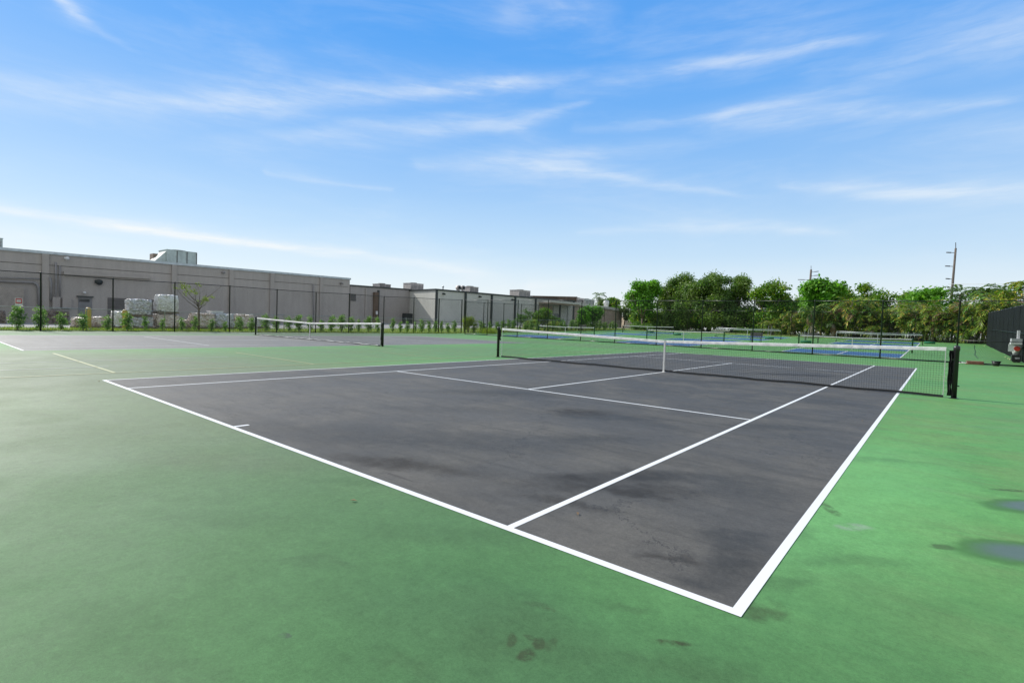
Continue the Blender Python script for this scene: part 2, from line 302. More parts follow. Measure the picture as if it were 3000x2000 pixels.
L_dead = leafmat('frond_dead', (0.20, 0.13, 0.07), (0.30, 0.20, 0.12), None, 0.15, 0.8)
L_hedge = leafmat('leaf_hedge', (0.072, 0.174, 0.029), (0.131, 0.246, 0.043), (0.217, 0.348, 0.072), pscale=1.0)
M_bark = simple('bark', (0.16, 0.13, 0.10), 0.9, var=.35, scale=6, bump=.5, bscale=20)
M_palmbark = simple('palm_bark', (0.22, 0.19, 0.15), 0.9, var=.3, scale=5, bump=.5, bscale=14)
M_black = simple('black_powder_coat', (0.012, 0.013, 0.014), 0.35, var=.2)
M_blackmesh = simple('black_vinyl_wire', (0.018, 0.02, 0.02), 0.5)
M_netcord = simple('black_net_cord', (0.015, 0.016, 0.017), 0.7)
M_tape = simple('white_vinyl_tape', (0.88, 0.87, 0.86), 0.55, var=.12, scale=9, bump=.3, bscale=40)
M_strap = simple('white_webbing', (0.7, 0.7, 0.68), 0.7, var=.08, scale=20)
M_greenpost = simple('dark_green_paint', (0.015, 0.07, 0.035), 0.4)
M_galv = simple('galvanised_steel', (0.42, 0.44, 0.45), 0.45, metal=.6, var=.15)
def wallmat(name, c, streak=.1):
    m, t, b = newmat(name); pos = wpos(t)
    n = t.noise(pos, 0.35, 6, 0.65); sk = t.noise(t.mapping(pos, scale=(1, 1.6, 0.12)), 1.5, 5, 0.6); f = t.noise(pos, 8, 4, .7)
    k = t.math('MULTIPLY', t.ramp(n.outputs['Fac'], .3, .7, 1-streak, 1+streak), t.ramp(sk.outputs['Fac'], .3, .7, 1-streak, 1+streak))
    k = t.math('MULTIPLY', k, t.ramp(f.outputs['Fac'], .3, .7, .96, 1.04))
    t.l.new(t.vmath('SCALE', col(c)[:3], scale=k), b.inputs['Base Color']); b.inputs['Roughness'].default_value = 0.85
    return m
M_wall1 = wallmat('taupe_stucco', (0.42, 0.385, 0.355), .05); M_wall1b = wallmat('taupe_stucco_trim', (0.40, 0.365, 0.335), .04)
M_wall2 = wallmat('grey_stucco', (0.38, 0.35, 0.33), .05); M_wall3 = wallmat('pale_stucco', (0.56, 0.56, 0.51), .05)
M_wall4 = wallmat('tan_stucco', (0.42, 0.34, 0.27)); M_cream = wallmat('cream_stucco', (0.62, 0.50, 0.38))
M_brown = wallmat('brown_brick_column', (0.17, 0.12, 0.085), .2)
M_coping = simple('pale_metal_coping', (0.50, 0.56, 0.60), 0.35, metal=.3)
M_trim = simple('dark_bronze_trim', (0.035, 0.042, 0.042), 0.4)
M_joint = simple('wall_joint_dark', (0.12, 0.11, 0.10), 0.9)  # dark strips for wall joints and door slats
M_pipe = simple('painted_conduit', (0.27, 0.255, 0.25), 0.5)
M_door = simple('painted_steel_door', (0.20, 0.20, 0.205), 0.5); M_rolldoor = simple('rolling_door', (0.13, 0.12, 0.115), 0.6)
M_tanpanel = simple('tan_dock_door', (0.36, 0.32, 0.28), 0.6); M_void = simple('dark_interior', (0.02, 0.022, 0.025), 0.8)
M_unit = simple('hvac_cabinet_grey_green', (0.44, 0.50, 0.46), 0.45, var=.15, scale=2); M_unit2 = simple('hvac_cabinet_beige', (0.55, 0.50, 0.47), 0.5, var=.2, scale=3)
M_grille = simple('hvac_grille', (0.10, 0.095, 0.09), 0.6); M_grille2 = simple('hvac_coil_guard', (0.24, 0.23, 0.225), 0.5); M_rust = simple('brown_duct', (0.22, 0.16, 0.12), 0.7)
M_whitem = simple('white_painted_metal', (0.75, 0.76, 0.76), 0.4); M_yellow = simple('yellow_bollard_paint', (0.55, 0.38, 0.06), 0.5, var=.15, scale=4)
M_wrap = None
def wrapmat(name, c1, c2, c3):
    m, t, b = newmat(name); oc = t.new('ShaderNodeTexCoord').outputs['Object']
    n = t.noise(oc, 2.2, 6, 0.7, 1.2); n2 = t.noise(t.mapping(oc, scale=(1, 1, 3)), 7, 5, 0.7, .5)
    c = t.mix(t.ramp(n.outputs['Fac'], .42, .58), col(c1), col(c2)); c = t.mix(t.ramp(n2.outputs['Fac'], .48, .62), c, col(c3))
    t.l.new(c, b.inputs['Base Color']); b.inputs['Roughness'].default_value = 0.3
    bp = t.new('ShaderNodeBump'); bp.inputs['Strength'].default_value = .8; bp.inputs['Distance'].default_value = .05
    t.l.new(n2.outputs['Fac'], bp.inputs['Height']); t.l.new(bp.outputs[0], b.inputs['Normal']); return m
W_white = wrapmat('shrink_wrap_white', (0.85, 0.85, 0.85), (0.55, 0.53, 0.50), (0.93, 0.92, 0.90))
W_brown = wrapmat('wrapped_stone_brown', (0.38, 0.25, 0.18), (0.66, 0.55, 0.47), (0.93, 0.9, 0.86))  # white third colour stands for pale wrap and painted sun highlights
W_grey = wrapmat('wrapped_goods_grey', (0.50, 0.52, 0.57), (0.36, 0.33, 0.31), (0.9, 0.9, 0.9))
W_dark = wrapmat('wrapped_goods_dark_brown', (0.10, 0.07, 0.055), (0.18, 0.12, 0.09), (0.30, 0.24, 0.20))
M_wood = simple('pallet_wood', (0.17, 0.12, 0.08), 0.8, var=.3, scale=8)
M_screen = simple('black_green_windscreen_fabric', (0.010, 0.0125, 0.012), 0.95, var=.25, scale=.6, spec=.1, bump=.4, bscale=3)
M_plastblk = simple('black_plastic', (0.02, 0.02, 0.022), 0.45); M_red = simple('red_plastic', (0.65, 0.05, 0.03), 0.4); M_greyp = simple('grey_plastic', (0.45, 0.46, 0.48), 0.5)
M_mat = simple('brown_rubber_mat', (0.20, 0.085, 0.06), 0.8, var=.25); M_foam = simple('green_foam_roller', (0.01, 0.16, 0.07), 0.8)
M_ball = simple('tennis_ball_felt', (0.62, 0.66, 0.35), 0.9); M_signw = simple('sign_white', (0.75, 0.75, 0.75), 0.4); M_signr = simple('sign_red', (0.6, 0.08, 0.08), 0.4)
M_pole = simple('weathered_wood_pole', (0.13, 0.11, 0.095), 0.85, var=.25, scale=2); M_insul = simple('grey_insulator', (0.07, 0.075, 0.08), .5)
M_glass = simple('dark_glass', (0.02, 0.025, 0.03), 0.12); M_silver = simple('silver_car_paint', (0.40, 0.42, 0.45), .3, metal=.5); M_carblk = simple('dark_car_paint', (0.04, 0.045, 0.06), .25)
M_tyre = simple('tyre_rubber', (0.02, 0.02, 0.02), .8)

# ------------------------------------------------------------------ mesh helpers
OFF = {}
class MB:
    def __init__(s): s.v = []; s.f = []
    def quad(s, a, b, c, d):
        n = len(s.v); s.v += [tuple(a), tuple(b), tuple(c), tuple(d)]; s.f.append((n, n+1, n+2, n+3))
    def box(s, x0, x1, y0, y1, z0, z1):
        n = len(s.v); s.v += [(x, y, z) for z in (z0, z1) for y in (y0, y1) for x in (x0, x1)]
        s.f += [(n, n+2, n+3, n+1), (n+4, n+5, n+7, n+6), (n, n+1, n+5, n+4), (n+2, n+6, n+7, n+3), (n, n+4, n+6, n+2), (n+1, n+3, n+7, n+5)]; return s
    def prism(s, pts, z0, z1):
        """vertical prism; z0 / z1 numbers or per-point lists"""
        k = len(pts); n = len(s.v)
        b = z0 if isinstance(z0, (list, tuple)) else [z0]*k; t = z1 if isinstance(z1, (list, tuple)) else [z1]*k
        s.v += [(p[0], p[1], b[i]) for i, p in enumerate(pts)] + [(p[0], p[1], t[i]) for i, p in enumerate(pts)]
        s.f.append(tuple(range(n+k-1, n-1, -1))); s.f.append(tuple(range(n+k, n+2*k)))
        for i in range(k): j = (i+1) % k; s.f.append((n+i, n+j, n+k+j, n+k+i))
        return s
    def tube(s, path, rad, n=8, caps=True):
        path = [Vector(p) for p in path]; m = len(path)
        rad = rad if isinstance(rad, (list, tuple)) else [rad]*m
        base = len(s.v); prev = None
        for i, p in enumerate(path):
            d = (path[min(i+1, m-1)]-path[max(i-1, 0)]).normalized()
            ref = prev if prev is not None else (Vector((1, 0, 0)) if abs(d.x) < .8 else Vector((0, 1, 0)))
            a = (ref - d*ref.dot(d)).normalized(); b = d.cross(a); prev = a
            for k in range(n):
                th = 2*math.pi*k/n; s.v.append(tuple(p + (a*math.cos(th)+b*math.sin(th))*rad[i]))
        for i in range(m-1):
            for k in range(n):
                k2 = (k+1) % n; s.f.append((base+i*n+k, base+i*n+k2, base+(i+1)*n+k2, base+(i+1)*n+k))
        if caps:
            s.f.append(tuple(base+k for k in range(n-1, -1, -1))); s.f.append(tuple(base+(m-1)*n+k for k in range(n)))
        return s
    def cyl(s, x, y, z0, z1, r, n=12): return s.tube([(x, y, z0), (x, y, z1)], r, n)
    def lathe(s, x, y, prof, n=16):
        return s.tube([(x, y, z) for r, z in prof], [r for r, z in prof], n)
    def blob(s, x0, x1, y0, y1, z0, z1, rng, amp=.05, n=6, bulge=.08):
        """lumpy rounded block: six welded grids pushed about by smooth noise"""
        cx, cy, cz = (x0+x1)/2, (y0+y1)/2, (z0+z1)/2; hx, hy, hz_ = (x1-x0)/2, (y1-y0)/2, (z1-z0)/2
        ph = [rng.uniform(0, 6.3) for _ in range(9)]; idx = {}
        def vid(i, j, k):
            if (i, j, k) in idx: return idx[(i, j, k)]
            u, v_, w_ = 2*i/n-1, 2*j/n-1, 2*k/n-1
            l = max(abs(u), abs(v_), abs(w_)); e = (u*u+v_*v_+w_*w_)**.5
            f = 1-.07*max(0, e-1)/.732 + bulge*(1-min(1, (e-1)/.732)) - bulge*.5
            nn = math.sin(5*u+ph[0]+3*v_)*math.sin(4*v_+ph[1]+2*w_)+.6*math.sin(9*u+ph[2])*math.sin(8*w_+ph[3]+4*v_)+rng.uniform(-.8, .8)
            f += amp*nn
            idx[(i, j, k)] = len(s.v); s.v.append((cx+hx*u*f, cy+hy*v_*f, max(z0, cz+hz_*w_*f))); return idx[(i, j, k)]
        for a in range(n):
            for b_ in range(n):
                s.f += [(vid(a, b_, 0), vid(a, b_+1, 0), vid(a+1, b_+1, 0), vid(a+1, b_, 0)), (vid(a, b_, n), vid(a+1, b_, n), vid(a+1, b_+1, n), vid(a, b_+1, n)),
                        (vid(a, 0, b_), vid(a+1, 0, b_), vid(a+1, 0, b_+1), vid(a, 0, b_+1)), (vid(a, n, b_), vid(a, n, b_+1), vid(a+1, n, b_+1), vid(a+1, n, b_)),
                        (vid(0, a, b_), vid(0, a, b_+1), vid(0, a+1, b_+1), vid(0, a+1, b_)), (vid(n, a, b_), vid(n, a+1, b_), vid(n, a+1, b_+1), vid(n, a, b_+1))]
        return s
    def build(s, name, mat, parent=None, smooth=False):
        me = bpy.data.meshes.new(name)
        o = OFF.get(parent, Vector((0, 0, 0))) if parent is not None else Vector((0, 0, 0))
        v = np.array(s.v, dtype=np.float32).reshape(-1, 3) - np.array(o, dtype=np.float32)
        me.from_pydata(v.tolist(), [], s.f); me.update()
        return link(name, me, mat, parent, smooth)
def link(name, me, mat, parent=None, smooth=False):
    if smooth: me.polygons.foreach_set('use_smooth', [True]*len(me.polygons))
    me.materials.append(mat)
    ob = bpy.data.objects.new(name, me); C.objects.link(ob)
    if parent is not None: ob.parent = parent; OFF[ob] = OFF.get(parent, Vector((0, 0, 0)))
    return ob
def tag(o, label=None, cat=None, group=None, kind=None):
    if label: o['label'] = label
    if cat: o['category'] = cat
    if group: o['group'] = group
    if kind: o['kind'] = kind
    return o
def thing(name, label, cat, loc=(0, 0, 0), group=None):
    o = bpy.data.objects.new(name, None); C.objects.link(o); o.location = loc; o.empty_display_size = .2
    OFF[o] = Vector(loc); return tag(o, label, cat, group)
def copy_tree(o, parent=None):
    c = o.copy(); C.objects.link(c); c.parent = parent
    for ch in [x for x in C.objects if x.parent == o]: copy_tree(ch, c)
    return c
def children_of(o): return [x for x in C.objects if x.parent == o]
def dup(o, loc, rz=0, sc=(1, 1, 1), label=None, group=None):
    c = o.copy(); C.objects.link(c); c.location = loc; c.rotation_euler = (0, 0, rz); c.scale = sc
    if label: c['label'] = label
    if group: c['group'] = group
    for ch in KIDS[o]:
        d = ch.copy(); C.objects.link(d); d.parent = c
        for g_ in KIDS.get(ch, []):
            e = g_.copy(); C.objects.link(e); e.parent = d
    return c
KIDS = {}
def reg(root):
    KIDS[root] = children_of(root)
    for k in KIDS[root]: KIDS[k] = children_of(k)
    return root
ORD = ['first', 'second', 'third', 'fourth', 'fifth', 'sixth', 'seventh', 'eighth', 'ninth', 'tenth', 'eleventh', 'twelfth', 'thirteenth', 'fourteenth', 'fifteenth', 'sixteenth', 'seventeenth', 'eighteenth', 'nineteenth']
TENS = {2: 'twent', 3: 'thirt', 4: 'fort', 5: 'fift', 6: 'sixt', 7: 'sevent', 8: 'eight', 9: 'ninet'}
def ordinal(n):
    if n < 20: return ORD[n-1]
    t_, u = divmod(n, 10)
    return TENS[t_]+'ieth' if u == 0 else TENS[t_]+'y-'+ORD[u-1]

# ------------------------------------------------------------------ terrain: level under the tennis courts, rising 2 % beyond
def fcourt(y): return .02*max(0., min(y, 71.)-21.)
def gdrive(y): return .02*max(0., min(y, 46.)+4.)
def hgt(x, y):
    k = min(1., max(0., (-32.5-x)/5.5)); return fcourt(y)*(1-k) + gdrive(y)*k
XS = sorted(set([-3000, -400, -120, -80, -60, -45, -38, -37, -36, -35, -34, -33, -32.5, -31, 12, 40, 120, 400, 3000]))
YS = sorted(set([-400, -60, -4, 21, 46, 71, 120, 400, 3000]))
def sheet(name, mat, x0, x1, y0, y1, dz, parent=None, kind='structure'):
    xs = sorted(set([x0, x1]+[v for v in XS if x0 < v < x1])); ys = sorted(set([y0, y1]+[v for v in YS if y0 < v < y1]))
    b = MB(); b.v = [(x, y, hgt(x, y)+dz) for y in ys for x in xs]; n = len(xs)
    for j in range(len(ys)-1):
        for i in range(n-1): b.f.append((j*n+i, j*n+i+1, (j+1)*n+i+1, (j+1)*n+i))
    o = b.build(name, mat, parent)
    if parent is None: tag(o, kind=kind)
    return o
sheet('ground', M_ground, -3000, 3000, -400, 3000, -0.03)
sheet('court_apron', M_green, -30.9, 14.0, -30, 56.5, 0.0)
sheet('road', M_road, -200, -36.2, -120, 80, -0.004)
sheet('lawn', M_grass, -36.2, -30.9, -120, 80, -0.010)
sheet('lawn', M_grass, -30.9, 40, 56.5, 80, -0.006)
def lines(name, mat, rects, dz):
    b = MB()
    for (x0, x1, y0, y1) in rects: b.quad((x0, y0, dz+hgt(x0, y0)), (x1, y0, dz+hgt(x1, y0)), (x1, y1, dz+hgt(x1, y1)), (x0, y1, dz+hgt(x0, y1)))
    return tag(b.build(name, mat), kind='structure')
def tennis(cx, wl, wb, surf=None, paint_=None):
    w_, d = 5.485, 11.885; b = wb; l = wl
    sheet('tennis_court', surf or M_dark, cx-w_+.01, cx+w_-.01, -d+.01, d-.01, 0.002)
    lines('court_lines', paint_ or M_white, [(cx-w_, cx+w_, -d, -d+b), (cx-w_, cx+w_, d-b, d), (cx-w_, cx-w_+l, -d+b, d-b), (cx+w_-l, cx+w_, -d+b, d-b),
        (cx-4.115, cx-4.115+l, -d+b, d-b), (cx+4.115-l, cx+4.115, -d+b, d-b), (cx-4.115+l, cx+4.115-l, -6.425, -6.425+l), (cx-4.115+l, cx+4.115-l, 6.375, 6.375+l),
        (cx-l/2, cx+l/2, -6.425+l, 6.375), (cx-l/2, cx+l/2, -d+b, -d+b+.16), (cx-l/2, cx+l/2, d-b-.16, d-b)], 0.0035)
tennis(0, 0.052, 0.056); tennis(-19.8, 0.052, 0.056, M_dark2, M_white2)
# faint practice-court markings between the two tennis courts
lines('practice_lines', M_yel, [(-12.9, -6.7, -11.45, -11.39), (-11.6, -6.72, -7.13, -7.07), (-10.1, -6.8, -2.45, -2.40), (-6.72, -6.66, -13.5, 12), ], 0.005)
lines('practice_lines', M_fadew, [(-9.95, -9.91, -13.5, -8.0), (-8.2, -8.16, -14, -11.2)], 0.005)
PB = [(1.4, 28.9), (-10.7, 28.9), (-22.8, 28.9), (1.6, 45.4), (-10.05, 45.4), (-21.7, 45.4)]
for cx, cy in PB:
    sheet('pickleball_court', M_blue, cx-3.05, cx+3.05, cy-6.7, cy-2.13, 0.004); sheet('pickleball_court', M_blue, cx-3.05, cx+3.05, cy+2.13, cy+6.7, 0.004)
    b_ = []
    for s in (-1, 1):
        y1, y2 = sorted((cy+s*2.13, cy+s*6.7)); b_ += [(cx-.03, cx+.03, y1, y2), (cx-3.05, cx+3.05, cy+s*6.7-.03, cy+s*6.7+.03), (cx-3.05, cx+3.05, cy+s*2.13-.03, cy+s*2.13+.03),
            (cx+s*3.05-.03, cx+s*3.05+.03, cy-6.6, cy+6.6)]
    lines('court_lines', M_white, b_, 0.009)

# ------------------------------------------------------------------ nets
def cord(b, p, q_, r):
    b.tube([p, q_], r, 3, False)
def tennis_net(cx, label, posts_black=True):
    t = thing('tennis_net', label, 'net', (cx, 0, 0)); hw = 6.4; H0, H1 = 1.07, .914
    top = lambda x: H1+(H0-H1)*abs(x)/hw
    for s in (-1, 1):
        x = cx+s*hw
        p = MB().lathe(x, 0, [(.048, 0), (.048, 1.0), (.055, 1.01), (.058, 1.06), (.054, 1.10), (.03, 1.115)], 20).build('post', M_black, t, True)
        MB().lathe(x, 0, [(.085, 0.002), (.085, .012), (.05, .02)], 20).build('ground_sleeve', M_black, p)
        b = MB(); b.tube([(x+s*.04, 0, .78), (x+s*.085, 0, .775)], .012, 8); b.build('winch_stud', M_black, p); b = MB(); b.tube([(x+s*.04, 0, .27), (x+s*.08, 0, .265)], .012, 8); b.build('winch_stud', M_black, p)
        # bunched end of the netting laced to the post
        b = MB(); rng = random.Random(5+s)
        xs_ = [x-s*(.044+.018*i) for i in range(5)]
        prev = None
        for i, xx in enumerate(xs_):
            yy = .022*(1 if i % 2 else -1)
            cur = [(xx+rng.uniform(-.012, .012), yy+rng.uniform(-.01, .01), .05+k*.096) for k in range(11)]
            if prev:
                for k in range(10):
                    if s > 0 or (i < 4 and k > 5): b.quad(prev[k], cur[k], cur[k+1], prev[k+1])
            prev = cur
        b.build('gathered_netting', M_netcord, t)
        b = MB(); zz = .08; pts = []
        while zz < 1.0: pts += [(x-s*.045, -.02, zz), (x-s*.16, .01, zz+.045)]; zz += .09
        b.tube(pts, .004, 5); b.build('lacing', M_netcord, t)
        b = MB(); b.tube([(x-s*.05, 0, 1.05), (x-s*.18, 0, 1.045)], .005, 5); b.build('headline_cable', M_galv, t)
        b = MB(); xx = x-s*.17; b.box(min(xx, xx-s*.012), max(xx, xx-s*.012), -.006, .006, .045, 1.0); b.build('side_tape', M_strap, t)
    b = MB(); e = hw-.17; n = int(2*e/.047); rng = random.Random(2)
    for i in range(n+1):
        x = -e+2*e*i/n; cord(b, (cx+x, 0, .05), (cx+x, 0, top(x)-.03), .0019)
    for k in range(1, 21):
        f = k/21.
        pts = [(cx+x, 0, .05+(top(x)-.08)*f) for x in (-e, -e/2, 0, e/2, e)]; b.tube(pts, .0019, 3, False)
    b.build('netting', M_netcord, t)
    # head tape, doubled and slightly uneven
    b = MB(); N = 120; prev = None
    for i in range(N+1):
        x = -e+2*e*i/N; z = top(x); wv = rng.uniform(-.004, .004); th = .010
        cur = [(cx+x, -th+wv, z-.068+rng.uniform(-.004, .004)), (cx+x, -th*.8+wv, z-.004), (cx+x, 0, z+.004), (cx+x, th*.8+wv, z-.004), (cx+x, th+wv, z-.066)]
        if prev:
            for k in range(4): b.quad(prev[k], prev[k+1], cur[k+1], cur[k])
        prev = cur
    b.build('head_tape', M_tape, t, True)
    b = MB(); N = 60; prev = None
    for i in range(N+1):
        x = -e+2*e*i/N; z0 = .012+.012*math.sin(i*.7)*rng.random()
        cur = [(cx+x, -.01, z0), (cx+x, -.006, z0+.05), (cx+x, .006, z0+.05), (cx+x, .01, z0)]
        if prev:
            for k in range(3): b.quad(prev[k], prev[k+1], cur[k+1], cur[k])
        prev = cur
    b.build('bottom_band', M_netcord, t)
    b = MB(); b.box(cx-.025, cx+.025, -.016, -.012, .0, .90).box(cx-.025, cx+.025, .012, .016, .0, .90).box(cx-.025, cx+.025, -.016, .016, .915, .922).box(cx-.035, cx+.035, -.02, .02, 0, .03)
    b.tube([(cx-.02, -.02, .28), (cx+.02, -.024, .2)], .012, 6); b.build('center_strap', M_strap, t)
    return t
tennis_net(0, 'nearest tennis net with white tape and tall black posts on charcoal court')
n2 = tennis_net(-19.8, 'second tennis net on the weathered court beside the tall side fence')
# pale frayed lower cord of the second net, as in the photograph
b = MB(); rr = random.Random(9)
b.tube([(-26.0+i*.3, -.03-.01*(i % 2), .035+.02*rr.random()) for i in range(42)], [.006+.016*rr.random() for i in range(42)], 5)
b.build('frayed_bottom_rope', M_strap, n2)
def pickle_net(cx, cy, label, mat=M_black, portable=False):
    z = hgt(cx, cy); t = thing('pickleball_net', label, 'net', (cx, cy, z)); hw = 3.35; top = lambda x: z+.865+.05*abs(x)/hw
    for s in (-1, 1):
        x = cx+s*hw
        if portable:
            b = MB(); b.tube([(x-s*.3, cy, z+1.0), (x-s*.08, cy, z+1.0), (x, cy, z+.90), (x, cy, z+.03)], .028, 8)
            b.build('post', M_galv if s < 0 else mat, t, True)
            MB().tube([(x, cy-.45, z+.03), (x, cy+.45, z+.03)], .025, 8).build('foot', mat, t)
        else:
            MB().lathe(x, cy, [(.045, z), (.045, z+.9), (.052, z+.91), (.05, z+.96), (.02, z+.97)], 12).build('post', mat, t, True)
            MB().tube([(x+s*.05, cy, z+.7), (x+s*.12, cy, z+.72), (x+s*.12, cy, z+.62)], .014, 6).build('winch', mat, t)
    b = MB(); n = 110; e = hw-.06
    for i in range(n+1):
        x = -e+2*e*i/n; cord(b, (cx+x, cy, z+.06), (cx+x, cy, top(x)), .0022)
    for k in range(1, 16):
        b.tube([(cx+x, cy, z+.06+(top(x)-z-.06)*k/16) for x in (-e, 0, e)], .0022, 3, False)
    b.build('netting', M_netcord, t)
    b = MB()
    for x0, x1 in ((-e, 0), (0, e)): b.prism([(cx+x0, cy-.012), (cx+x1, cy-.012), (cx+x1, cy+.012), (cx+x0, cy+.012)], [top(x0)-.05, top(x1)-.05, top(x1)-.05, top(x0)-.05], [top(x0)+.01, top(x1)+.01, top(x1)+.01, top(x0)+.01])
    b.build('head_tape', M_tape, t)
    MB().box(cx-.022, cx+.022, cy-.016, cy+.016, z, z+.87).build('center_strap', M_strap, t)
    if portable:
        MB().tube([(cx-hw+.25, cy, z+1.0), (cx, cy, z+.95), (cx+hw-.25, cy, z+1.0)], .03, 8).build('top_bar', M_galv, t, True)
    return t
gN = 'nets on the blue pickleball courts'
PL = ['pickleball net on the near blue court by the black windscreen', 'pickleball net on the middle near blue court behind the cross fence', 'pickleball net nearest the pale building behind the cross fence',
      'grey-framed pickleball net in front of the palm hedge', 'thick grey-framed pickleball net in front of the broad dark tree', 'far left pickleball net beside the clipped hedge']
for i, (cx, cy) in enumerate(PB):
    o = pickle_net(cx, cy, PL[i], M_greenpost if i < 3 else M_black, i in (3, 4)); o['group'] = gN

# ------------------------------------------------------------------ fences
def chain_panel(b, p, q_, z0, z1, H0, H1, sp=.075, r=.0022):
    """woven diagonal wires between two posts, bottoms z0/z1, heights H0/H1"""
    L = math.hypot(q_[0]-p[0], q_[1]-p[1]); n = max(2, int(L/sp/1.0))
    def pt(u, f):
        zb = z0+(z1-z0)*u; H = H0+(H1-H0)*u
        return (p[0]+(q_[0]-p[0])*u, p[1]+(q_[1]-p[1])*u, zb+.05+(H-.07)*f)
    Hm = (H0+H1)/2
    m = int(Hm/sp)
    for i in range(-m, n):
        u0, f0 = i/n, 0.; u1, f1 = (i+m)/n, 1.
        if u0 < 0: f0 = -u0*n/m; u0 = 0.
        if u1 > 1: f1 = (1-i/n)*n/m; u1 = 1.
        if f1-f0 < .01: continue
        cord(b, pt(u0, f0), pt(u1, f1), r); cord(b, pt(1-u0, f0), pt(1-u1, f1), r)
def fence(name, label, posts, Hs, post_r=.035, rail_r=.022, mat=M_black, wiremat=M_blackmesh, sp=.075, wr=.0022, mid=(), bottom=True, group=None, chain=True, thick=()):
    x0, y0 = posts[0]; t = thing(name, label, 'fence', (x0, y0, hgt(x0, y0)), group)
    for i, (x, y) in enumerate(posts):
        z = hgt(x, y); r = post_r*(1.5 if i in thick else 1)
        MB().lathe(x, y, [(r, z-.05), (r, z+Hs[i]-.01), (r*1.15, z+Hs[i]), (r*1.1, z+Hs[i]+.04), (r*.4, z+Hs[i]+.06)], 8).build('post', mat, t, True)
    b = MB(); c = MB(); d = MB(); m_ = MB()
    for i in range(len(posts)-1):
        p, q_ = posts[i], posts[i+1]; z0, z1 = hgt(*p), hgt(*q_)
        b.tube([(p[0], p[1], z0+Hs[i]), (q_[0], q_[1], z1+Hs[i+1])], rail_r, 6)
        if bottom: d.tube([(p[0], p[1], z0+.045), (q_[0], q_[1], z1+.045)], rail_r*(.9 if bottom is True else bottom), 6)
        if i in mid: m_.tube([(p[0], p[1], z0+1.15), (q_[0], q_[1], z1+1.15)], rail_r, 6)
        if chain: chain_panel(c, p, q_, z0, z1, Hs[i], Hs[i+1], sp, wr)
    b.build('top_rail', mat, t, True)
    if bottom: d.build('bottom_rail', mat, t, True)
    if mid: m_.build('mid_rail', mat, t, True)
    if chain: c.build('chain_link', wiremat, t)
    return t
def px_on_line(px, A, B, lo=-1, hi=1.5):
    """point of the ground line A-B seen at pixel column px"""
    best = None
    for k in range(4000):
        u = lo+(hi-lo)*k/3999; x = A[0]+(B[0]-A[0])*u; y = A[1]+(B[1]-A[1])*u
        v = Vector((x, y, hgt(x, y)))-CAM; zc = v.dot(Fw)
        if zc < .5: continue
        X = 1500+FPX*v.dot(Rt)/zc
        if best is None or abs(X-px) < best[0]: best = (abs(X-px), (x, y))
    return best[1]
WA, WB = (-30.5, -9.3), (-31.7, 22.2)
wp = [px_on_line(p, WA, WB, -.3, 1.2) for p in (119, 330.4, 511.5, 672, 810, 924, 1021, 1123, 1210.5, 1284, 1351)]
step = ((wp[1][0]-wp[0][0]), (wp[1][1]-wp[0][1]))
wp = [(wp[0][0]-step[0]*k, wp[0][1]-step[1]*k) for k in (3, 2, 1)] + wp
def topH(px, py, x, y):
    # height whose pixel row is py above ground point
    lo, hi = 0, 40
    for _ in range(50):
        m = (lo+hi)/2; v = Vector((x, y, hgt(x, y)+m))-CAM; Y = 1000-FPX*v.dot(Up)/v.dot(Fw)
        if Y > py: lo = m
        else: hi = m
    return lo
wH = [3.03, 3.03, 3.03] + [topH(0, ty, *wp[i+3]) for i, ty in enumerate((800, 817, 828, 838, 848.5, 856, 861, 868.5, 872, 876, 878.5))]
fence('chain_link_fence', 'tall black chain-link fence along the side of the far tennis court', wp, wH, mid=(11, 12), thick=(12, 13))
BA_, BB_ = (wp[-1][0]+.25, 21.6), (8.9, 19.6)
bp_ = [px_on_line(p, BA_, BB_, -.05, 1.4) for p in (1362, 1426.6, 1514.8, 1603, 1701, 1800.7, 1921.7, 2053.7, 2203, 2379, 2577, 2801)]
bp_.append((bp_[-1][0]+3.1, bp_[-1][1]-.15)); bp_.append((bp_[-1][0]+3.1, bp_[-1][1]-.15))
bH = [topH(0, 879+3*i/11, *p) for i, p in enumerate(bp_[:12])] + [3.1, 3.1]
fence('chain_link_fence', 'tall black chain-link fence crossing behind the nearest tennis net', bp_, bH, mid=(11, 12), bottom=1.6)
CA_, CB_ = (-31.45, 22.7), (-31.3, 58)
cp_ = [px_on_line(p, CA_, CB_, -.05, 1.1) for p in (1415.6, 1474, 1525, 1576, 1618, 1660, 1695, 1735, 1769, 1829)]
cp_ = [(wp[-1][0], wp[-1][1]+.4)] + cp_
cH = [3.2]*len(cp_)
fence('chain_link_fence', 'black chain-link fence beside the pickleball courts facing the pale building', cp_, cH)
dp = [(cp_[-1][0]+3.3*k, cp_[-1][1]-.05*k) for k in range(0, 13)]
fence('chain_link_fence', 'black chain-link fence behind the far pickleball courts below the trees', dp, [3.1]*len(dp), chain=False)
# low galvanised fence behind the hedge plants
lp = []
yy = -19.0
while yy < 62: lp.append((-33.0-.02*(yy+9), yy)); yy += 4.05
fence('wire_fence', 'low silver chain-link fence behind the young hedge plants', lp, [1.25]*len(lp), .028, .021, M_galv, M_galv, .09, .0016, bottom=False)
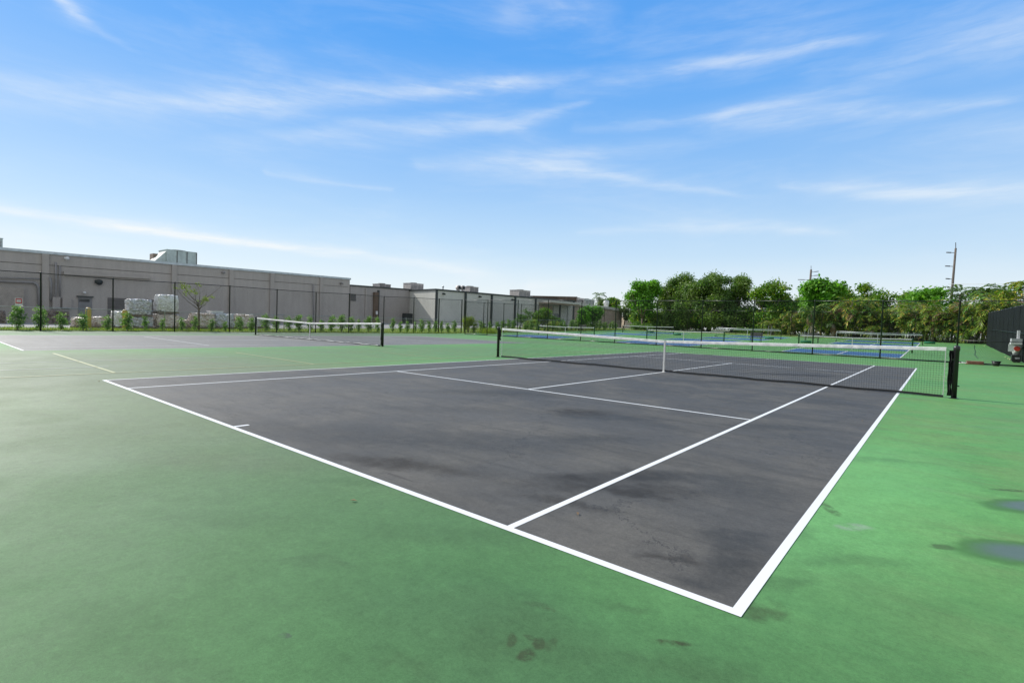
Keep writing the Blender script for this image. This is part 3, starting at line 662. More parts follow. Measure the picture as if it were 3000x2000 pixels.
# windscreen fence on the right
t = thing('windscreen_fence', 'black windscreen-covered fence rising at the right edge', 'fence', (9.55, 20, 0))
ep = [(9.55, y) for y in (16.8, 20, 23.2, 26.4, 29.6, 32.8, 36, 39.2, 42.4, 45.6, 48.8, 52)]
c = MB()
for i, (x, y) in enumerate(ep):
    z = hgt(x, y); MB().lathe(x+.06, y, [(.035, z), (.035, z+3.12), (.01, z+3.16)], 8).build('post', M_black, t, True)
for i in range(len(ep)-1):
    p, q_ = ep[i], ep[i+1]; N = 6
    for k in range(N):
        y0 = p[1]+(q_[1]-p[1])*k/N; y1 = p[1]+(q_[1]-p[1])*(k+1)/N
        x0 = 9.55+.03*math.sin(k/N*math.pi)*((i % 3)-1); x1 = 9.55+.03*math.sin((k+1)/N*math.pi)*((i % 3)-1)
        s0 = .03*math.sin(k/N*math.pi); s1 = .03*math.sin((k+1)/N*math.pi)
        c.quad((x0, y0, hgt(x0, y0)+.03), (x1, y1, hgt(x1, y1)+.03), (x1, y1, hgt(x1, y1)+3.08-s1), (x0, y0, hgt(x0, y0)+3.08-s0))
o = c.build('windscreen', M_screen, t); md = o.modifiers.new('thick', 'SOLIDIFY'); md.thickness = .006
b = MB()
for (x, y) in ep:
    z = hgt(x, y); b.prism([(9.535, y-.05), (9.535, y+.05), (9.541, y+.05), (9.541, y-.05)], z+.04, z+3.07)
b.build('seam_strip', M_screen, t)
b = MB(); b.tube([(9.62, y, hgt(x, y)+3.1) for x, y in ep], .022, 6); b.build('top_rail', M_black, t, True)
b = MB(); b.tube([(9.49, y, hgt(x, y)+1.55) for x, y in ep[:-1]], .016, 6); b.build('cable', M_black, t, True)

# ------------------------------------------------------------------ buildings
X1 = -51.5
def zt1(y): return 5.87+.0101*(y+8.75)
def wy(px, X=X1, py=900): return at_x(px, py, X).y
Y0, Y1 = -45.0, wy(1024, X1, 870)
t = thing('warehouse', 'long taupe windowless warehouse with pale metal roof edge behind the left fence', 'building', (X1, 0, 0))
MB().prism([(X1, Y0), (X1, Y1), (X1-30, Y1), (X1-30, Y0)], -.5, [zt1(Y0)-.2, zt1(Y1)-.2, zt1(Y1)-.2, zt1(Y0)-.2]).build('wall', M_wall1, t)
MB().prism([(X1+.1, Y0), (X1+.1, Y1+.1), (X1-30, Y1+.1), (X1-30, Y0)], [zt1(Y0)-.2, zt1(Y1)-.2, zt1(Y1)-.2, zt1(Y0)-.2], [zt1(Y0)+.02, zt1(Y1)+.02, zt1(Y1)+.02, zt1(Y0)+.02]).build('roof_edge', M_coping, t)
for px in (-120, 133, 509, 676, 795, 940):
    y = wy(px); MB().prism([(X1+.002, y-.22), (X1+.16, y-.22), (X1+.16, y+.22), (X1+.002, y+.22)], 0, zt1(y)-.21).build('pilaster', M_wall1b, t)
pil = sorted([Y0]+[wy(p) for p in (-120, 133, 509, 676, 795, 940)]+[Y1])
b = MB()
for ya, yb in zip(pil[:-1], pil[1:]):
    ya += .24; yb -= .24
    b.prism([(X1+.001, ya), (X1+.02, ya), (X1+.02, yb), (X1+.001, yb)], [zt1(ya)-1.13, zt1(ya)-1.13, zt1(yb)-1.13, zt1(yb)-1.13], [zt1(ya)-1.09, zt1(ya)-1.09, zt1(yb)-1.09, zt1(yb)-1.09])
b.build('wall_joint', M_joint, t)
def wbox(t, X, px0, px1, py0, py1, dep, name, mat, base=False, parent=None):
    a = at_x((px0+px1)/2, py0, X); b0 = at_x((px0+px1)/2, py1, X)
    y0, y1 = wy(px0, X, (py0+py1)/2), wy(px1, X, (py0+py1)/2); z0 = hgt(X, y0)-.02 if base else b0.z
    return MB().box(X+.003, X+dep, y0, y1, z0, a.z).build(name, mat, parent or t)
# awning housing
pa_, pb_ = at_x(185, 798, X1), at_x(440, 812, X1)
MB().prism([(X1+.003, pa_.y), (X1+.28, pa_.y), (X1+.28, pb_.y), (X1+.003, pb_.y)], [pa_.z-.17, pa_.z-.17, pb_.z-.17, pb_.z-.17], [pa_.z+.08, pa_.z+.08, pb_.z+.08, pb_.z+.08]).build('awning_housing', M_wall1b, t)
for (px, py, r, mt) in ((194, 757, .2, M_whitem), (288, 826, .33, M_trim), (652, 798, .16, M_pipe), (998, 830, .18, M_pipe), (246, 857, .12, M_whitem)):
    p = at_x(px, py, X1)
    b = MB(); b.box(X1+.003, X1+.1, p.y-r*.8, p.y+r*.8, p.z-r*.4, p.z+r*.5); b.tube([(X1+.08, p.y, p.z+r*.2), (X1+.35, p.y, p.z-r*.1)], [r*.55, r*.8], 10); b.build('wall_light', mt, t, True)
d0 = wbox(t, X1, 229, 269, 871, 960, .05, 'door', M_door, True); wbox(t, X1, 224, 273, 867, 871, .14, 'door_canopy', M_trim)
p = at_x(232, 915, X1); MB().tube([(X1+.06, p.y, p.z), (X1+.12, p.y, p.z), (X1+.12, p.y+.15, p.z)], .02, 6).build('handle', M_galv, d0)
p = at_x(247, 880, X1); MB().box(X1+.054, X1+.062, p.y-.35, p.y+.35, p.z-.12, p.z+.12).build('vision_panel', M_glass, d0)
r0 = wbox(t, X1, 315, 470, 875, 960, .03, 'rolling_door', M_rolldoor, True)
b = MB(); a_ = at_x(315, 875, X1); b_2 = at_x(470, 875, X1)
for k in range(14): zz = .35+k*.28; b.box(X1+.034, X1+.05, a_.y, b_2.y, zz, zz+.03) if zz < a_.z-.1 else None
b.build('slat', M_joint, r0)
wbox(t, X1, -150, 67, 838, 960, .5, 'dock_door', M_tanpanel, True)
for (px0, px1, py0, py1) in ((152, 174, 870, 905), (181, 207, 873, 903)): wbox(t, X1, px0, px1, py0, py1, .3, 'meter_cabinet', M_wall1b)
def conduit(pts, r=.06):
    b = MB(); b.tube([tuple(at_x(px, py, X1+.16)) for px, py in pts], r, 8); return b.build('conduit', M_pipe, t, True)
conduit([(163, 768), (164, 820), (164, 858), (157, 872)]); conduit([(175, 778), (176, 830), (176, 870)]); conduit([(146, 812), (149, 830), (149, 880)], .09)
conduit([(-60, 821), (60, 826), (96, 827), (107, 832), (113, 843), (114, 900)], .09); conduit([(-60, 812), (60, 815), (120, 817)], .05); conduit([(918, 832), (919, 880), (919, 940)], .07)
# second (lower) building
ZB = lambda y: 5.38+.0125*(y-22.95)
Y2 = wy(1200, X1, 900)+.3
t = thing('low_annex', 'lower grey annex wall between the warehouse and the pale building', 'building', (X1, Y1, .5))
MB().prism([(X1-.02, Y1+.11), (X1-.02, Y2), (X1-25, Y2), (X1-25, Y1+.11)], -.3, [ZB(Y1)-.15, ZB(Y2)-.15, ZB(Y2)-.15, ZB(Y1)-.15]).build('wall', M_wall2, t)
MB().prism([(X1+.08, Y1+.11), (X1+.08, Y2), (X1-25, Y2), (X1-25, Y1+.11)], [ZB(Y1)-.15, ZB(Y2)-.15, ZB(Y2)-.15, ZB(Y1)-.15], [ZB(Y1)+.02, ZB(Y2)+.02, ZB(Y2)+.02, ZB(Y1)+.02]).build('roof_edge', M_trim, t)
wbox(t, X1, 1027, 1042, 861, 881, .06, 'vent_louver', M_grille); wbox(t, X1, 1026, 1054, 884, 960, .03, 'wall_patch', M_wall1b)
wbox(t, X1, 1069, 1073, 845, 955, .12, 'downspout', M_wall1b); wbox(t, X1, 1092, 1104, 856, 960, .35, 'brick_column', M_brown, True); wbox(t, X1, 1104.5, 1109.5, 850, 960, .12, 'dark_strip', M_trim, True)  # dark strip stands proud beside the brick column
wbox(t, X1, 1096, 1101, 911, 921, .45, 'meter_box', M_whitem); wbox(t, X1, 1178, 1204, 918, 950, .9, 'utility_cabinet', M_trim, True)
# third (pale) building, its side wall catches the sun
X3 = -45.0; P3 = (X3, wy(1275, X3, 900)); Q3 = (X1-.8, P3[1]+1.15)
ZC = lambda y: 5.36+.0055*(y-32); Y3 = wy(1681, X3, 920)
t = thing('pale_building', 'pale stucco building with dark bronze downspouts and one sunlit side wall', 'building', (X3, P3[1], .8))
fp = [P3, (X3, Y3), (X3-26, Y3), (X3-26, Q3[1]+3), Q3]
MB().prism(fp, -.2, [ZC(p[1])-.17 for p in fp]).build('wall', M_wall3, t)
fe = [(X3+.12, P3[1]-.12), (X3+.12, Y3+.1), (X3-26, Y3+.1), (X3-26, Q3[1]+3), (Q3[0], Q3[1]-.12)]
MB().prism(fe, [ZC(p[1])-.17 for p in fe], [ZC(p[1])+.03 for p in fe]).build('roof_edge', M_trim, t)
for px in (1276, 1362, 1439, 1508, 1568, 1640, 1680):
    y = wy(px, X3, 900); y = max(y, P3[1]+.12)
    MB().box(X3+.003, X3+.16, y-.16, y+.16, .3, ZC(y)-.18).build('downspout', M_trim, t)
for (px, py) in ((1298, 861), (1404, 869), (1500, 878)):
    p = at_x(px, py, X3); b = MB(); b.box(X3+.003, X3+.08, p.y-.15, p.y+.15, p.z-.08, p.z+.12); b.tube([(X3+.05, p.y, p.z+.05), (X3+.4, p.y, p.z-.05)], .11, 8); b.build('wall_light', M_trim, t)
wbox(t, X3, 1578, 1668, 884, 889, 2.4, 'canopy', M_wall3); wbox(t, X3, 1578, 1668, 889.2, 892, 2.2, 'canopy_soffit', M_wall4)
wbox(t, X3, 1622, 1639, 919, 965, .06, 'door', M_door, True); wbox(t, X3, 1580, 1618, 892.5, 915, .04, 'bounce_light_band', M_wall4)  # tan band paints bounced sunlight on the wall under the canopy
# fourth building
t = thing('tan_building', 'low tan building with pale parapet beyond the pale stucco one', 'building', (X3-.5, Y3, 1))
X4 = X3-.6; Y4 = wy(1822, X4, 930)
za, zb = at_x(1690, 885, X4).z, at_x(1822, 905, X4).z
MB().prism([(X4, Y3+.2), (X4, Y4), (X4-25, Y4), (X4-25, Y3+.2)], .2, [za-.5, zb-.5, zb-.5, za-.5]).build('wall', M_wall4, t)
MB().prism([(X4+.25, Y3+.2), (X4+.25, Y4+.2), (X4-25, Y4+.2), (X4-25, Y3+.2)], [za-.5, zb-.5, zb-.5, za-.5], [za, zb, zb, za]).build('parapet', M_wall3, t)
wbox(t, X4, 1700, 1742, 915, 950, .1, 'garage_door', M_door)
# sunlit cream garden wall at the far end
t = thing('cream_gatehouse', 'small sunlit cream block wall beyond the corner of the fence', 'building', (-38, 92, 1))
p0 = at_y(1814, 940, 88); p1 = at_y(1837, 940, 88)
MB().prism([(p0.x, 88.3), (p1.x, 87.2), (p1.x-1, 96), (p0.x-1, 96)], .8, at_y(1825, 927, 88).z).build('wall', M_cream, t)
MB().prism([(p0.x-.15, 88.15), (p1.x+.15, 87.0), (p1.x-1, 96.1), (p0.x-1.1, 96.1)], at_y(1825, 927, 88).z, at_y(1825, 924.5, 88).z).build('cap', M_wall3, t)
t = thing('white_building', 'distant white low building glimpsed beyond the parked cars', 'building', (-48, 130, 1))
p0 = at_y(1838, 940, 130); p1 = at_y(1990, 940, 130); zt_ = at_y(1900, 926, 130).z
MB().box(p0.x, p1.x, 130, 140, .9, zt_).build('wall', M_wall4, t); MB().box(p0.x-.3, p1.x+.3, 129.7, 140.3, zt_, zt_+.5).build('roof', M_wall3, t)
for k in range(4):
    x = p0.x+3+k*5; MB().box(x, x+2.2, 129.9, 129.98, 2.0, 3.6).build('window', M_glass, t)

# rooftop units
def unit(name, label, X, px0, px1, py0, py1, zbase, mat, depth=2.2, group=None, hood=False):
    a = at_x(px0, py0, X); b_ = at_x(px1, py1, X); y0, y1 = a.y, at_x(px1, py0, X).y; z1 = at_x((px0+px1)/2, py0, X).z
    t = thing(name, label, 'rooftop unit', (X, y0, zbase), group)
    MB().box(X-depth, X, y0, y1, zbase+.08, z1).build('cabinet', mat, t)
    MB().box(X-depth-.04, X+.04, y0-.04, y1+.04, z1, z1+.05).build('lid', mat, t)
    MB().box(X-depth+.1, X-.1, y0+.1, y1-.1, zbase-.3, zbase+.08).build('curb', M_trim, t)
    b = MB(); n = max(2, int((y1-y0)/.9)); hh = z1-zbase
    for k in range(n):
        ya = y0+(y1-y0)*k/n+.08; yb = y0+(y1-y0)*(k+1)/n-.08
        if hood: b.box(X+.003, X+.03, yb+.05, yb+.13, zbase+.1, z1-.02)
        else:
            for j in range(7): zz = zbase+.2+hh*.72*j/7; b.box(X+.003, X+.025, ya, yb, zz, zz+hh*.05)
    b.build('panel_seam' if hood else 'grille', M_grille if hood else M_grille2, t)
    b = MB(); b.tube([(X-depth/2, (y0+y1)/2, z1+.05), (X-depth/2, (y0+y1)/2, z1+.16)], min(depth, y1-y0)*.3, 14); b.build('fan_shroud', M_grille, t)
    if hood:
        zb = zbase+.15
        MB().prism([(X-depth+.2, y0-1.1), (X-.2, y0-1.1), (X-.2, y0-.005), (X-depth+.2, y0-.005)], zb, [zb+.3, zb+.3, z1-.15, z1-.15]).build('intake_hood', mat, t)
        ya_ = at_x(449, 745, X-2).y; yb_ = at_x(468, 745, X-2).y; MB().box(X-3.2, X-2, ya_, yb_, zbase-.3, at_x(458, 743, X-2).z).build('duct', M_rust, t)
    return t
XR = X1-6
def ztr(y): return zt1(y)+.0
pU = at_x(500, 770, XR)
unit('rooftop_unit', 'largest grey-green rooftop air unit with sloped hood on the warehouse roof', XR, 489, 576, 736, 776, zt1(3), M_unit, 2.6, hood=True)
unit('rooftop_unit', 'rooftop air unit cut off by the left edge above the warehouse', XR, -60, 8, 696, 727, zt1(-9), M_unit, 2.6)
unit('rooftop_unit', 'small beige rooftop unit on the low annex', X1-2.5, 1112, 1145, 833, 845, ZB(26), M_unit2, 1.6, 'units on the lower roofs')
unit('rooftop_unit', 'beige rooftop unit above the sunlit side wall', -57.5, 1203, 1241, 831, 848, ZC(36), M_unit2, 1.8, 'units on the lower roofs')
unit('rooftop_unit', 'beige rooftop unit beside two round exhaust fans on the pale building', X3-2.0, 1377, 1402, 841, 856, ZC(40), M_unit2, 1.8, 'units on the lower roofs')
unit('rooftop_unit', 'taller beige rooftop unit right of the others on the pale building', X3-2.0, 1521, 1554, 851, 870, ZC(50), M_unit2, 2.0, 'units on the lower roofs')
unit('rooftop_unit', 'small grey rooftop box on the roof beyond the brown louvred screen', X4-3, 1693, 1712, 874, 886, za-.4, M_unit2, 2.0, 'units on the lower roofs')
unit('rooftop_unit', 'low white-topped rooftop unit above the tan building', X4-3, 1716, 1742, 877, 886, za-.4, M_unit, 2.0, 'units on the lower roofs')
def fanunit(px, py, X, zb, label, r):
    p = at_x(px, py, X); t = thing('exhaust_fan', label, 'exhaust fan', (p.x, p.y, zb), 'round exhaust fans on the pale roof')
    MB().lathe(p.x, p.y, [(r*.4, zb-.1), (r*.4, p.z-r*.5)], 12).build('neck', M_unit2, t, True)
    b = MB().tube([(p.x-.35, p.y, p.z), (p.x+.1, p.y, p.z)], r, 18); b.build('drum', M_unit2, t, True)
    MB().tube([(p.x+.105, p.y, p.z), (p.x+.125, p.y, p.z)], r*.72, 18).build('fan_face', M_void, t)
fanunit(1345, 843, X3-1, ZC(37), 'left round exhaust fan with dark face on the pale roof', .36); fanunit(1357, 843, X3-1, ZC(38), 'right round exhaust fan beside the beige unit', .32)
p = at_x(1298, 841, X3-1.5); t = thing('roof_vent', 'tiny mushroom vent alone on the pale roof edge', 'vent', (p.x, p.y, 5.3)); MB().lathe(p.x, p.y, [(.07, 5.2), (.07, p.z), (.17, p.z+.01), (.12, p.z+.14), (.03, p.z+.17)], 10).build('cap', M_galv, t, True)
p = at_x(1776, 890, X4-3); t = thing('roof_vent', 'white turbine vent on the tan building roof', 'vent', (p.x, p.y, za)); MB().lathe(p.x, p.y, [(.5, za-1.6), (.5, p.z), (.62, p.z), (.55, p.z+.7), (.2, p.z+.8)], 14).build('drum', M_whitem, t, True)
t = thing('roof_screen', 'long dark louvred screen on the pale building roof', 'roof screen', (X3-4, 60, 5.4))
a = at_x(1560, 866, X3-4); b_ = at_x(1692, 869, X3-4); zb = ZC(60)-.3; b = MB(); n = 46
MB().prism([(X3-4.02, a.y), (X3-4.02, b_.y), (X3-7, b_.y), (X3-7, a.y)], zb, [a.z, b_.z, b_.z, a.z]).build('backing', M_grille, t)
for i in range(n):
    y = a.y+(b_.y-a.y)*i/n; b.box(X3-4.015, X3-3.93, y, y+(b_.y-a.y)/n*.5, zb, a.z+(b_.z-a.z)*i/n)
b.build('louver', M_brown, t)

# ------------------------------------------------------------------ stored goods by the warehouse
XG = -36.3
rng = random.Random(11)
def goods(label, px0, px1, py0, py1, X, mat, depth=1.1, pallet=True, seed=0, group='wrapped goods stored by the road', amp=.05, lift=False):
    y0, y1 = at_x(px0, 940, X).y, at_x(px1, 940, X).y; g0 = hgt(X, y0); zt_ = at_x((px0+px1)/2, py0, X).z
    zb = at_x((px0+px1)/2, py1, X).z if lift else g0
    t = thing('pallet_load', label, 'pallet load', (X, y0, zb), group); r_ = random.Random(seed)
    if pallet:
        b = MB()
        for k in range(3): xx = X-depth+k*(depth-.1)/2; b.box(xx, xx+.1, y0, y1, zb+.0, zb+.1)
        n = max(4, int((y1-y0)/.16))
        for k in range(n): ya = y0+(y1-y0)*k/n; b.box(X-depth, X, ya, ya+(y1-y0)/n*.75, zb+.102, zb+.125)
        b.build('pallet', M_wood, t); zb += .126
    b = MB().blob(X-depth, X, y0+.02, y1-.02, zb, zt_, r_, amp*.85, 16); b.build('load', mat, t, False)
    return t
goods('two low rows of tan wrapped stone beside the left yellow bollard', 216, 258, 931, 963, XG, W_brown, seed=1, amp=.09)
goods('brown wrapped sacks between the two yellow bollards', 263, 332, 929, 963, XG-.6, W_brown, seed=2, amp=.09)
goods('white wrapped bags stacked left of the taller piles', 335, 378, 913, 962, XG, W_white, seed=3, amp=.07)
goods('lower grey wrapped load under the brown-topped load', 378, 452, 928, 963, XG, W_grey, seed=4)
goods('brown-topped load on top of the grey wrapped load', 377, 447, 877, 927, XG, W_grey, seed=5, lift=True, amp=.06)
goods('lower wrapped load under the highest white load', 458, 528, 920, 963, XG, W_brown, seed=6)
goods('highest white shrink-wrapped load of the yard', 462, 525, 864, 918, XG, W_white, seed=7, lift=True)
goods('torn wrapped stone pile right of the young street tree', 566, 632, 918, 968, XG+.5, W_brown, seed=8, amp=.1)
goods('wide clear-wrapped pile with a white box lid on top', 633, 688, 920, 966, XG+.3, W_grey, seed=9, amp=.08)
goods('rightmost wrapped stone pile beside the far tennis net post', 692, 748, 922, 966, XG, W_brown, seed=10, amp=.1)
goods('low pale wrapped pile just left of the far net post', 752, 792, 934, 966, XG-.4, W_white, seed=21, amp=.1)
goods('small tan sack pile between the highest load and the young tree', 536, 562, 938, 967, XG, W_brown, seed=22, amp=.1)
goods('dark brown stacked pallets in the warehouse shade', 138, 206, 911, 945, -46, W_dark, seed=12, depth=2, amp=.09)
goods('brown crate at the left edge under the dock door', -20, 19, 910, 940, -46, W_dark, seed=13, depth=1.5)
y0 = at_x(620, 915, XG).y; y1 = at_x(655, 915, XG).y; z1 = at_x(640, 911, XG).z; z0 = at_x(640, 920, XG).z
b = MB().box(XG-.9, XG-.1, y0, y1, z0-.05, z1-.04); b.box(XG-.94, XG-.06, y0-.04, y1+.04, z1-.04, z1)
tag(b.build('white_box', M_whitem), 'flat white box lying on the clear-wrapped pile', 'box')
for px, py, lab in ((259, 901, 'left yellow bollard beside the low tan stone'), (366, 907, 'right yellow bollard in front of the white bags')):
    p = at_x(px, py, -34.9); z = hgt(-34.9, p.y)
    t = thing('bollard', lab, 'bollard', (p.x, p.y, z), 'yellow bollards by the road')
    MB().lathe(p.x, p.y, [(.15, z-.1), (.15, p.z-.08), (.13, p.z-.03), (.08, p.z), (.01, p.z+.01)], 16).build('pipe', M_yellow, t, True)
    MB().lathe(p.x, p.y, [(.2, z-.05), (.2, z+.03), (.16, z+.05)], 16).build('footing', M_wall3, t, True)
# small sign on the low fence
p = at_x(55, 884, -32.6); t = thing('sign', 'small red and white warning sign above the low silver fence', 'sign', (p.x, p.y, p.z))
ya, yb = at_x(44, 884, -32.6).y, at_x(66, 884, -32.6).y; za_, zb_ = at_x(55, 896, -32.6).z, at_x(55, 873, -32.6).z
MB().box(-32.62, -32.60, ya, yb, za_, zb_).build('board', M_signw, t); MB().box(-32.598, -32.594, ya+.02, yb-.02, za_+.13, zb_-.02).build('red_panel', M_signr, t)
b = MB()
for k in range(4): yy0 = ya+.06+k*(yb-ya-.12)/4; b.box(-32.593, -32.589, yy0, yy0+(yb-ya)*.13, za_+.2, zb_-.08)
b.build('lettering', M_signw, t)
MB().cyl(-32.66, (ya+yb)/2, hgt(-32.66, ya), zb_, .02, 8).build('post', M_galv, t)

# ------------------------------------------------------------------ vegetation
def leaf_mesh(name, lobes, nclump, per, leaf, cr, seed, zmin=0.2, aspect=.55, flat=0.0, surf=.4):
    r = np.random.RandomState(seed); L = np.array(lobes, float); wts = (L[:, 3]*L[:, 4]*L[:, 5])**(2/3); wts /= wts.sum()
    idx = r.choice(len(L), nclump, p=wts); d = r.normal(size=(nclump, 3)); d /= np.linalg.norm(d, axis=1)[:, None]
    rad = r.uniform(0, 1, nclump)**surf; cc = L[idx, :3]+d*L[idx, 3:6]*rad[:, None]
    n = nclump*per; c = np.repeat(cc, per, 0)+r.normal(size=(n, 3))*cr*np.array([1, 1, .75]); out = np.repeat(d, per, 0)
    keep = c[:, 2] > zmin; c = c[keep]; out = out[keep]; n = len(c)
    nr = out*.7+r.normal(size=(n, 3))*.75+np.array([0, 0, .45]); nr /= np.linalg.norm(nr, axis=1)[:, None]
    a = np.cross(nr, r.normal(size=(n, 3))); a /= np.linalg.norm(a, axis=1)[:, None]; bb = np.cross(nr, a)
    s = leaf*r.uniform(.6, 1.3, n)[:, None]
    v = np.empty((n, 4, 3)); v[:, 0] = c-a*s; v[:, 1] = c+bb*s*aspect+nr*s*.15; v[:, 2] = c+a*s; v[:, 3] = c-bb*s*aspect+nr*s*.15
    return quads_mesh(name, v)
def quads_mesh(name, v):
    n = len(v); me = bpy.data.meshes.new(name); me.vertices.add(n*4); me.vertices.foreach_set('co', v.reshape(-1).astype(np.float32))
    me.loops.add(n*4); me.loops.foreach_set('vertex_index', np.arange(n*4, dtype=np.int32)); me.polygons.add(n)
    me.polygons.foreach_set('loop_start', np.arange(0, n*4, 4, dtype=np.int32)); me.polygons.foreach_set('loop_total', np.full(n, 4, np.int32)); me.update(calc_edges=True); return me
def limbs(b, x, y, z, H, r0, spread, rng, n=5, split=.35):
    tops = []
    p = [Vector((x, y, z-.1)), Vector((x+rng.uniform(-.1, .1), y+rng.uniform(-.1, .1), z+H*split*.5)), Vector((x+rng.uniform(-.2, .2), y+rng.uniform(-.2, .2), z+H*split))]
    b.tube(p, [r0, r0*.8, r0*.7], 8)
    for k in range(n):
        a = 2*math.pi*k/n+rng.uniform(-.4, .4); sp = spread*rng.uniform(.5, 1)
        q1 = p[2]+Vector((math.cos(a)*sp*.4, math.sin(a)*sp*.4, H*.25)); q2 = p[2]+Vector((math.cos(a)*sp*.8, math.sin(a)*sp*.8, H*(.45+rng.uniform(-.1, .15))))
        b.tube([p[2]-Vector((0, 0, .1)), q1, q2], [r0*.5, r0*.3, r0*.08], 6)
        q3 = q1+Vector((rng.uniform(-1, 1)*sp*.5, rng.uniform(-1, 1)*sp*.5, H*.25)); b.tube([q1, q3], [r0*.25, r0*.05], 5)
# young hedge shrubs: four kinds of plant, copied along the fence
SH = []
for v in range(4):
    r_ = random.Random(40+v); t = thing('hedge_shrub', 'x', 'shrub', (0, 0, 0), 'young hedge shrubs planted between the fences')
    lobes = []
    for k in range(13):
        hh = .22+.98*k/12; wd = (.20+.17*math.sin(min(1, k/8)*math.pi*.6))*(1 if k < 9 else .55)
        lobes.append((r_.uniform(-.14, .14), r_.uniform(-.14, .14), hh, wd*r_.uniform(.6, 1.1), wd*r_.uniform(.6, 1.1), .16))
    link('foliage', leaf_mesh('shrub_leaves', lobes, 115, 9, .048, .06, 60+v, .06, .55, surf=.5), L_shrub, t)
    b = MB()
    for k in range(6):
        a = r_.uniform(0, 6.28); b.tube([(0, 0, 0), (math.cos(a)*.1, math.sin(a)*.1, .5), (math.cos(a)*.17, math.sin(a)*.17, 1.1+.2*r_.random())], [.012, .009, .003], 5)
    b.build('stems', M_bark, t); SH.append(reg(t))
shpx = [50, 117, 181, 244, 314, 372, 425, 476, 533, 571, 620, 660, 702, 738, 779, 810, 846, 876, 907, 941, 971, 1001, 1027, 1051, 1079, 1106, 1150, 1173, 1194, 1216, 1235, 1256, 1275, 1293, 1312, 1331]
shtop = {50: 897, 117: 900, 181: 915, 244: 917, 314: 925, 372: 915, 425: 925, 476: 932, 533: 930, 571: 925, 620: 935, 660: 948, 702: 928, 738: 930, 779: 921}
SX0 = -32.0
pts = [px_on_line(p, (-31.55, -14), (-32.35, 23), -.1, 1.2) for p in shpx]
r_s = random.Random(12); y_ = pts[-1][1]+2.8
while y_ < 57.5: pts.append((-32.3+r_s.uniform(-.12, .12), y_)); y_ += r_s.uniform(.65, 1.25)
r_ = random.Random(77)
usedv = set()
for i, (x, y) in enumerate(pts):
    v = r_.randrange(4); src = SH[v]
    if i < len(shpx) and shpx[i] in shtop: Hh = topH(0, shtop[shpx[i]], x, y)
    elif i < len(shpx): Hh = r_.uniform(1.0, 1.45)
    else: Hh = r_.choice((.7, 1.0, 1.15, 1.3, 1.45))
    s_ = max(.55, Hh/1.28); wd = s_*r_.uniform(.6, 1.1) if i > 5 else s_*1.05
    lab = f'{ordinal(i+1)} young hedge shrub counted from the left along the fence'
    loc = (x, y, hgt(x, y)-.01); rz = r_.uniform(0, 6.28); sc = (wd, wd, s_)
    if v not in usedv:
        usedv.add(v); src.location = loc; src.rotation_euler = (0, 0, rz); src.scale = sc; src['label'] = lab
    else: dup(src, loc, rz, sc, lab)
def bush(name, label, x, y, w_, H, mat, seed, leaf=.05, n=260, per=14, cat='bush', group=None, trunk=True, cr=.09):
    z = hgt(x, y); r_ = random.Random(seed); t = thing(name, label, cat, (x, y, z), group)
    lobes = [(r_.uniform(-.55, .55)*w_, r_.uniform(-.55, .55)*w_, H*r_.uniform(.35, .8), w_*r_.uniform(.3, .5), w_*r_.uniform(.3, .5), H*r_.uniform(.2, .33)) for _ in range(8)]
    o = link('foliage', leaf_mesh(name+'_leaves', lobes, n, per, leaf, cr, seed, .02), mat, t)
    b = MB()
    for k in range(5): a = r_.uniform(0, 6.28); b.tube([(x, y, z-.05), (x+math.cos(a)*w_*.3, y+math.sin(a)*w_*.3, z+H*.6)], [.02+H*.008, .008], 5)
    b.build('stems', M_bark, t); return t
p = px_on_line(1368, (-31.6, -14), (-32.35, 23), 0, 1.3); bush('bush', 'leafy yellow-green bush at the end of the tall side fence', -32.6, p[1]+.4, .95, 1.75, L_yel, 5, n=320)
pg = px_on_line(1432, (-29.6, 20), (-29.6, 30), -1, 2)
# yellow grass clump in front of the fence corner
t = thing('grass_clump', 'yellow-green clump of tall grass at the corner of the cross fence', 'grass clump', (pg[0], pg[1], hgt(*pg)))
r2 = np.random.RandomState(3); n = 900; cx_ = r2.normal(size=(n, 2))*np.array([.42, .42]); ang = r2.uniform(0, 6.28, n); ln = r2.uniform(.25, .62, n); lean = r2.uniform(.05, .35, n)
v = np.zeros((n, 4, 3)); dx = np.cos(ang)*.012; dy = np.sin(ang)*.012
for k, (sx_, hh) in enumerate(((-1, 0), (1, 0), (.25, 1), (-.25, 1))):
    v[:, k, 0] = cx_[:, 0]+dx*sx_-np.sin(ang)*lean*hh; v[:, k, 1] = cx_[:, 1]+dy*sx_+np.cos(ang)*lean*hh; v[:, k, 2] = ln*hh
link('blades', quads_mesh('blades', v), L_yel, t)
# roadside lawn tufts: stuff
r2 = np.random.RandomState(8); n = 26000; gx = r2.uniform(-35.9, -31.2, n); gy = r2.uniform(-16, 60, n); ang = r2.uniform(0, 6.28, n); ln = r2.uniform(.05, .16, n)
gz = np.array([hgt(a, b) for a, b in zip(gx, gy)]); v = np.zeros((n, 4, 3)); dx = np.cos(ang)*.014; dy = np.sin(ang)*.014
for k, (sx_, hh) in enumerate(((-1, 0), (1, 0), (.2, 1), (-.2, 1))):
    v[:, k, 0] = gx+dx*sx_-np.sin(ang)*.05*hh; v[:, k, 1] = gy+dy*sx_+np.cos(ang)*.05*hh; v[:, k, 2] = gz-.01+ln*hh
tag(link('grass', quads_mesh('tufts', v), L_yel), kind='stuff')

